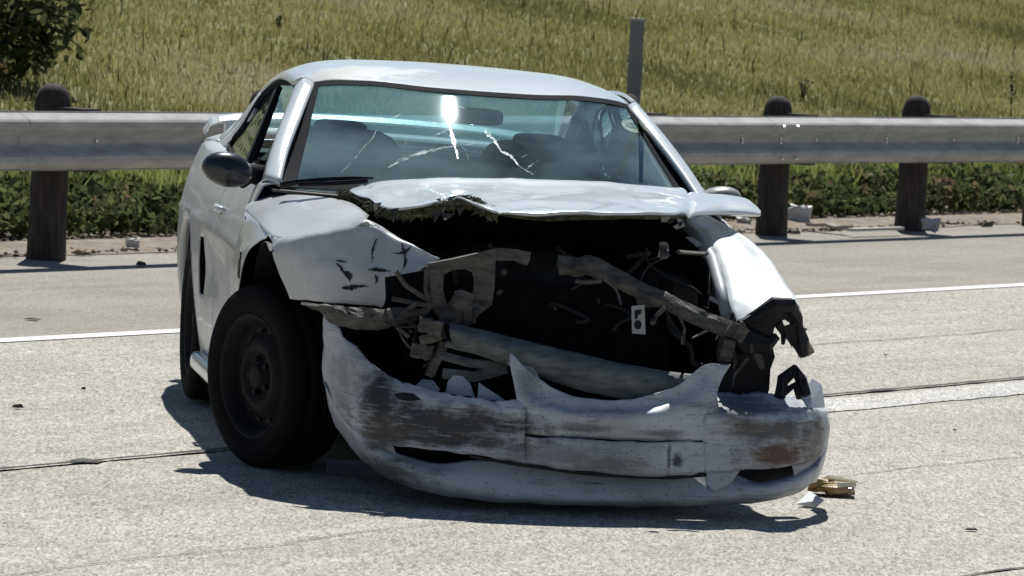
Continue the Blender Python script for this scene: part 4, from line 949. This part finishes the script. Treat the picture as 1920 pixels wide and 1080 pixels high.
mesh('beam_edge', *joinm([tubem([L(835, 644, -.57), L(900, 660, -.59), L(960, 668, -.61)], .012, 6), tubem([L(820, 664, -.55), L(880, 680, -.59), L(950, 688, -.59)], .016, 6), tubem([L(830, 700, -.55), L(890, 706, -.57), L(950, 690, -.59)], .02, 6)]), M['beam'], car)
mesh('frame_horn', *joinm([bar((785, 608, -.54), (830, 618, -.56), .045, .06), bar((790, 640, -.52), (830, 628, -.55), .03, .05), bar((832, 642, -.55), (806, 706, -.56), .025, .02), bar((775, 655, -.50), (812, 662, -.52), .045, .06)]), M['brace'], car)
wires = []
for i in range(22):
    u0, v0 = random.uniform(820, 1340), random.uniform(450, 660); p = Vector((u0, v0, random.uniform(-.3, -.1))); pts = [p]
    for k in range(4): p = p+Vector((random.uniform(-45, 45), random.uniform(-10, 45), random.uniform(-.04, .04))); p.x = min(1340, max(800, p.x)); p.y = min(700, p.y); pts.append(p)
    wires.append(tubem([L(*q) for q in crline(pts, 3)], random.uniform(.004, .010), 5))
for wv in wires: mesh('wire', *wv, M['engine'], car, smooth=True)
def lump(c, r, seed=0, n1=8, n2=12, a=.12):
    V, Fs = [], []
    for i in range(n1+1):
        ph = -PI/2+PI*i/n1
        for k in range(n2):
            th = 2*PI*k/n2; d = Vector((math.cos(ph)*math.cos(th), math.cos(ph)*math.sin(th), math.sin(ph))); d = Vector([math.copysign(abs(q)**.6, q) for q in d])
            V.append(Vector(c)+Vector((d.x*r[0], d.y*r[1], d.z*r[2]))*(1+a*noise.noise(d*2+Vector((seed, 0, 0)))))
    for i in range(n1):
        for k in range(n2): Fs.append((i*n2+k, i*n2+(k+1) % n2, (i+1)*n2+(k+1) % n2, (i+1)*n2+k))
    return V, Fs
mesh('engine', *joinm([lump((0, .18, .55), (.30, .30, .24), 1), lump((-.15, -.02, .62), (.07, .06, .07), 2), lump((.18, -.05, .50), (.09, .05, .09), 3), lump((.02, -.06, .40), (.10, .05, .10), 4), lump((-.5, .1, .62), (.12, .15, .12), 5), lump((.5, .15, .60), (.12, .15, .12), 6)]), M['engine'], car, smooth=True)
mesh('radiator', *joinm([boxm((-.36, -.28, .30), (.42, -.22, .70)), boxm((-.40, -.27, .30), (-.362, -.21, .72)), boxm((.422, -.27, .30), (.46, -.21, .72))]), M['dark'], car)
mesh('engine_bay', *joinm([boxm((-.72, .44, .2), (.72, .48, .885)), boxm((-.85, .575, .2), (-.60, .60, .82)), boxm((-.60, -.20, .25), (-.57, .44, .66)), boxm((.60, -.25, .25), (.63, .44, .62)), boxm((-.42, -.34, .2), (.55, .44, .23))]), M['dark'], car)
mesh('fender_flange', *joinm([tubem([L(u, v, y) for (u, v, y) in ((1280, 414, .40), (1312, 448, .1), (1338, 490, -.1), (1352, 540, -.3), (1362, 590, -.44))], [.02, .024, .024, .022, .02], 6)]), mat('pale_flange', (.33, .36, .38), .5), car, smooth=True)
for q_ in ([[(1286, 445, .05), (1300, 447, .05), (1318, 460, .0), (1306, 462, .0)], [(1332, 555, -.3), (1352, 566, -.33), (1348, 572, -.33), (1330, 562, -.3)], [(1240, 406, .0), (1256, 406, .0), (1254, 416, 0), (1240, 416, 0)], [(1262, 425, .0), (1280, 414, .0), (1284, 424, 0), (1268, 430, 0)]]): tr('pale_tab', [q_], M['plate'], .005)
# wreck of the left headlamp
mesh('broken_headlamp', *joinm([
    tubem([L(1382, 606, -.50), L(1420, 592, -.52), L(1452, 572, -.54), L(1480, 572, -.52), L(1495, 598, -.48), L(1500, 625, -.46)], [.014, .022, .028, .026, .02, .012], 7),
    tubem([L(1490, 600, -.47), L(1500, 640, -.45), L(1507, 668, -.44)], [.018, .030, .014], 8),
    tubem([L(1475, 590, -.50), L(1450, 612, -.50), L(1428, 634, -.5)], [.007, .007, .007], 5),
    tubem([L(1370, 612, -.5), L(1400, 640, -.5), L(1440, 645, -.5), L(1458, 630, -.5)], [.04, .05, .03, .012], 8, 1),
    tubem([L(1458, 604, -.5), L(1470, 625, -.48), L(1468, 645, -.46)], [.016, .012, .006], 6)]), M['black'], car, smooth=False)
mesh('lens_fragment', *joinm([tubem([L(1508, 640, -.44), L(1518, 660, -.42), L(1514, 668, -.42)], [.014, .018, .004], 6), tubem([L(1500, 615, -.45), L(1512, 618, -.44)], [.004, .005], 5)]), noisy('amber_lens', (.28, .22, .13), (.1, .09, .07), 30, .3), car)
tr('headlamp_shell', [[(1380, 606, -.49), (1415, 592, -.5), (1455, 570, -.52), (1482, 572, -.5), (1502, 600, -.48), (1492, 612, -.48), (1470, 598, -.49), (1452, 606, -.5), (1446, 640, -.49), (1452, 668, -.48), (1438, 706, -.47), (1440, 738, -.46), (1345, 738, -.46), (1345, 656, -.47)]], M['black'], .02)
tr('lamp_tab', [[(1468, 612, -.5), (1490, 606, -.5), (1494, 640, -.49), (1484, 650, -.49), (1474, 634, -.49)]], M['black'], .01)
tr('fender_apron', [[(1352, 610, -.5), (1395, 618, -.5), (1400, 660, -.48), (1365, 650, -.48)], [(1398, 640, -.46), (1445, 655, -.44), (1440, 732, -.42), (1380, 732, -.44)], [(1352, 650, -.44), (1400, 655, -.44), (1405, 730, -.44), (1340, 732, -.46)]], M['dark'], .02)
mesh('apron_bracket', *joinm([bar((1366, 612, -.54), (1398, 632, -.54), .05, .03), tubem([L(1350, 650, -.5), L(1372, 654, -.5)], [.045, .045], 10), tubem([L(1410, 640, -.5), L(1428, 690, -.48)], [.022, .014], 6)]), M['brace'], car)
# clump of torn brackets on the right bumper corner
mesh('torn_bracket', *joinm([tubem([L(1462, 745, -.6), L(1468, 712, -.58), L(1490, 694, -.56), L(1502, 712, -.56), L(1512, 742, -.58)], [.02, .022, .02, .02, .016], 6), tubem([L(1490, 694, -.56), L(1492, 690, -.56)], [.01, .003], 5), tubem([L(1470, 735, -.58), L(1490, 722, -.57), L(1500, 745, -.59)], .014, 5)]), M['black'], car)
tr('torn_corner_skin', [[(1500, 742, -.55), (1522, 710, -.42), (1540, 722, -.38), (1546, 764, -.42), (1515, 765, -.56)]], bp, .004)
mesh('hanging_corner', *gridm(GB([[(1544, 780, -.52), (1551, 800, -.40)], [(1540, 850, -.50), (1546, 860, -.38)], [(1520, 905, -.50), (1530, 905, -.40)]]), 4, 4, .004), mat('torn_white_plastic', (.62, .63, .62), .5), car, thick=.004)
# underbody
mesh('underbody', *joinm([boxm((-.60, .45, .17), (.60, 3.5, .21)), boxm((-.45, -.6, .16), (.45, .5, .19))]), M['dark'], car)
mesh('axle', *joinm([tubem([(-.78, 2.573, .3), (.78, 2.573, .3)], .04, 8), tubem([(-.55, .30, .3), (.55, .25, .3)], .03, 8)]), M['dark'], car)
mesh('undertray', *gridm(G([[(612, 885, -.3), (700, 893, -.35), (800, 910, -.5)], [(612, 862, -.2), (700, 866, -.3), (800, 880, -.45)]]), 4, 3), noisy('grey_undertray', (.06, .062, .065), (.04, .04, .042), 10, .8), car, thick=.006)

mesh('splash_shield', *boxm((-.30, -.62, .115), (.55, -.20, .13)), M['dark'], car)  # unseen slab added to stop sun leaking onto the bumper lip
mesh('air_deflector', *gridm(GI([[(720, 760, -.56), (850, 775, -.62), (985, 790, -.66), (1200, 800, -.66), (1330, 790, -.62), (1420, 785, -.56)], [(735, 880, -.56), (850, 900, -.62), (985, 912, -.66), (1200, 920, -.66), (1330, 915, -.62), (1430, 900, -.56)]]), 3, 3), M['dark'], car, thick=.01)  # hidden sheet, widened to keep leaking sun off the bumper
# wheels
def lathe(prof_, n_=48):
    prof_ = [(x, r*.981) for x, r in prof_]
    V, Fs = [], []; m_ = len(prof_)
    for k in range(n_):
        th = 2*PI*k/n_
        for (x, r) in prof_: V.append((x, r*math.cos(th), r*math.sin(th)))
    for k in range(n_):
        for i in range(m_-1): a = k*m_+i; b = ((k+1) % n_)*m_+i; Fs.append((a, a+1, b+1, b))
    return V, Fs
R_, HWD = .306, .105
tyre_prof = [(-.098, .212), (-.105, .222), (-.113, .245), (-.114, .268), (-.108, .288), (-.098, .302), (-.085, .309), (-.058, .3115), (-.056, .3075), (-.050, .3075), (-.048, .312), (-.004, .3125), (-.002, .3075), (.004, .3075), (.006, .3125), (.048, .312), (.050, .3075), (.056, .3075), (.058, .3115), (.085, .309), (.098, .302), (.108, .288), (.114, .268), (.113, .245), (.105, .222), (.098, .212)]
rim_prof = [(-.100, .214), (-.104, .210), (-.098, .202), (-.088, .196), (-.080, .190), (-.060, .180), (-.035, .172), (-.045, .150), (-.066, .128), (-.078, .112), (-.080, .092), (-.066, .080), (-.056, .060), (-.058, .045), (-.085, .040), (-.090, .028), (-.090, .001)]
tyre_me = rim_me = slot_me = nut_me = hub_me = None
def wheel(loc, rz, camber=0):
    global tyre_me, rim_me, slot_me, nut_me, hub_me
    wh = empty('wheel', loc, 0, car); wh.rotation_euler = (0, camber, rz)
    if tyre_me is None:
        t = mesh('tyre', *lathe(tyre_prof, 72), M['rubber'], wh, smooth=True); tyre_me = t.data
        r = mesh('rim', *lathe(rim_prof, 48), M['rim'], wh, smooth=True); rim_me = r.data
        vs2 = []
        for k in range(14):
            th = 2*PI*k/14
            for (rr, dt) in ((.146, -.09), (.160, -.09), (.160, .09), (.146, .09)): pass
            vs2.append(([(-.0505-.0, .146*math.cos(th-.08), .146*math.sin(th-.08)), (-.046, .160*math.cos(th-.09), .160*math.sin(th-.09)), (-.046, .160*math.cos(th+.09), .160*math.sin(th+.09)), (-.0505, .146*math.cos(th+.08), .146*math.sin(th+.08))], [(0, 1, 2, 3)]))
        for v, f in vs2: s_ = mesh('vent_slot', [(a-.004, b, c) for (a, b, c) in v], f, M['chip'], wh); slot_me = (slot_me or [])+[s_.data]
        nn = [tubem([(-.055, .058*math.cos(2*PI*k/5), .058*math.sin(2*PI*k/5)), (-.080, .058*math.cos(2*PI*k/5), .058*math.sin(2*PI*k/5))], .010, 6) for k in range(5)]
        for k_, q_ in enumerate(nn): n3 = mesh('wheel_nut', *q_, M['rim'], wh); nut_me = (nut_me or [])+[n3.data]
        n4 = mesh('inner_hub', *lathe([(.09, .20), (-.03, .19), (-.03, .0)], 24), M['dark'], wh); hub_me = n4.data
    else:
        for nm, me in (('tyre', tyre_me), ('rim', rim_me), ('inner_hub', hub_me))+tuple(('vent_slot', q_) for q_ in slot_me)+tuple(('wheel_nut', q_) for q_ in nut_me):
            o = bpy.data.objects.new(nm, me); C.objects.link(o); o.parent = wh
    return wh
wheel((-.738, .37, .308), math.radians(24), math.radians(-2))
wheel((-.728, 2.573, .312), 0)
wheel((.728, 2.573, .312), PI)
wheel((.64, .34, .312), PI+math.radians(20))

# ------------------------------------------------------------------ litter and debris on the road
def shard(name, label, u, v, size, m, hgt=.02, n_=6, cat='debris', group=None):
    c = W(u, v); V = []; b = []
    for i in range(n_):
        th = 2*PI*i/n_; r = size*random.uniform(.6, 1.1); b.append(Vector((math.cos(th)*r*1.3, math.sin(th)*r, 0)))
    V = [q for q in b]+[q*.75+Vector((random.uniform(-.2, .2)*size, 0, hgt*random.uniform(.5, 1.2))) for q in b]
    Fs = [tuple(range(n_))[::-1], tuple(range(n_, 2*n_))]+[(i, (i+1) % n_, n_+(i+1) % n_, n_+i) for i in range(n_)]
    o = mesh(name, V, Fs, m); o.location = c+Vector((0, 0, .006)); tag(o, label, cat, group); return o
M['debris'] = noisy('dark_debris', (.03, .03, .03), (.08, .07, .06), 30, .8)
shard('debris', 'small black block of debris lying alone on the pale road at left', 33, 767, .022, M['debris'], .012, 4)
shard('debris', 'tiny dark chip on the road left of the rear wheel', 157, 733, .010, M['debris'], .01)
shard('debris', 'dark flake on the shoulder in front of the left guardrail post', 265, 499, .028, M['debris'], .02)
shard('debris', 'thin brown flake on the shoulder beside the left end of the white line', 60, 601, .03, M['debris'], .006)
shard('debris', 'dark splinter lying on the joint at left', 165, 868, .05, M['debris'], .006, 7)
shard('debris', 'dark splinter on the road at lower right', 1822, 997, .022, M['debris'], .006, 5)
shard('debris', 'rust brown clod by the right guardrail post', 1490, 440, .04, M['debris'], .03)
shard('debris', 'flat dark clod on the verge past the farthest right post', 1850, 426, .05, M['debris'], .03)
# broken lamp unit by the right corner of the bumper
lu = empty('lamp_fragment', W(1568, 930, 0)); tag(lu, 'broken yellowish headlamp piece on the road by the right bumper corner', 'debris')
M['amber'] = noisy('yellowed_plastic', (.52, .38, .17), (.26, .17, .07), 26, .35, coat=.4)
mesh('housing', *joinm([lump((0, 0, .024), (.06, .06, .018), 3, a=.7), lump((-.05, .02, .034), (.04, .05, .020), 6, a=.8)]), M['amber'], lu, smooth=False)
mesh('lens', *joinm([tubem([(.0, -.05, .04), (.06, -.04, .045)], [.012, .008], 5), tubem([(-.03, .0, .06), (.07, .01, .05)], [.01, .004], 4)]), mat('clear_plastic_edge', (.7, .66, .5), .2), lu)
wf = mesh('plastic_shard', [W(1495, 945, .01), W(1518, 922, .04), W(1545, 938, .03), W(1530, 950, .008)], [(0, 1, 2, 3)], mat('white_shard', (.68, .70, .72), .4), thick=.004)
tag(wf, 'white plastic shard under the right corner of the bumper', 'debris')
for i, (u, v, sz, lb) in enumerate(((1500, 672, .012, 'white chip on the road seen between broken lamp and bumper corner'), (1660, 668, .010, 'bright chip on the road right of the smashed front wing'), (1790, 810, .008, 'pale chip on the road below the joint at far right'))):
    shard('chip', lb, u, v, sz, M['plate'], .008, 5)
# rubbish along the verge
def crumple(name, label, u, v, D, size, m, seed, flat=.5, cat='litter'):
    vs_, fs_ = lump((0, 0, size*flat*.7), (size, size*.6, size*flat), seed, 8, 12, .9); o = mesh(name, vs_, fs_, m, smooth=False)
    o.location = WD(u, v, D); tag(o, label, cat); return o
M['bag'] = noisy('white_plastic_bag', (.62, .62, .60), (.35, .35, .34), 16, .5)
def onhill(u, v, zz=.03): p = W(u, v, zz); return p
for (nm, lb, u, v, sz, m_, sd_, fl_) in (('plastic_bag', 'crumpled white plastic bag beside the nearer right guardrail post', 1496, 416, .085, M['bag'], 2, .75),
      ('plastic_bag', 'small white bag at the foot of the farther right guardrail post', 1745, 430, .06, M['bag'], 5, .7),
      ('paper_scrap', 'pale scrap under the raised hood corner beside a post', 1395, 420, .05, M['bag'], 8, .5),
      ('paper_scrap', 'pale crumpled scrap at the foot of the bushes left of the car', 247, 461, .04, M['bag'], 11, .6)):
    vs_, fs_ = lump((0, 0, sz*fl_*.7), (sz, sz*.6, sz*fl_), sd_, 8, 12, .9); o = mesh(nm, vs_, fs_, m_); o.location = onhill(u, v, .035); tag(o, lb, 'litter')
p0, p1 = W(1595, 431, .05), W(1690, 428, .05)
tag(mesh('wood_slat', *barm(p0, p1, .02, .05), mat('pale_slat', (.55, .52, .46), .7)), 'long pale slat lying on the verge between the right posts', 'debris')
p0, p1 = W(1520, 420, .05), W(1590, 428, .05)
tag(mesh('cardboard_strip', *barm(p0, p1, .02, .08, seg=4, jit=.01), noisy('grey_cardboard', (.40, .37, .33), (.28, .25, .22), 20, .9)), 'curled grey cardboard strip beside the white bag on the verge', 'litter')
# gravel and grit along the verge: nobody could count it
k = 5200; a = rng.uniform(-9, 18, k); o_ = rng.uniform(.38, 1.25, k)**1.0; x = RO.x+RD.x*a+RN.x*o_; y = RO.y+RD.y*a+RN.y*o_
ok = np.abs(x) < .13*y; a, o_, x, y = a[ok], o_[ok], x[ok], y[ok]; k = len(a); z = np.array([max(hz(p, q), .01) for p, q in zip(a, o_)])
s = (rng.uniform(.15, 1, k)**3*.03+.005)[:, None]; c = np.stack([x, y, z+.004], -1)
oct_ = np.array([(1, 0, 0), (0, 1, 0), (-1, 0, 0), (0, -1, 0), (0, 0, .8), (0, 0, -.4)])
V = c[:, None, :]+oct_[None]*s[:, None, :]*rng.uniform(.6, 1.3, (k, 6, 1))
gv = fast_mesh('gravel', V, 6, leafy('grit', [(0, (.06, .05, .04)), (.6, (.22, .18, .14)), (1, (.42, .38, .32))], 0), rng.uniform(0, 1, k), [(0, 1, 4), (1, 2, 4), (2, 3, 4), (3, 0, 4), (1, 0, 5), (2, 1, 5), (3, 2, 5), (0, 3, 5)])
tag(gv, 'loose grit and dead leaf scraps along the foot of the guardrail', 'gravel', kind='stuff')
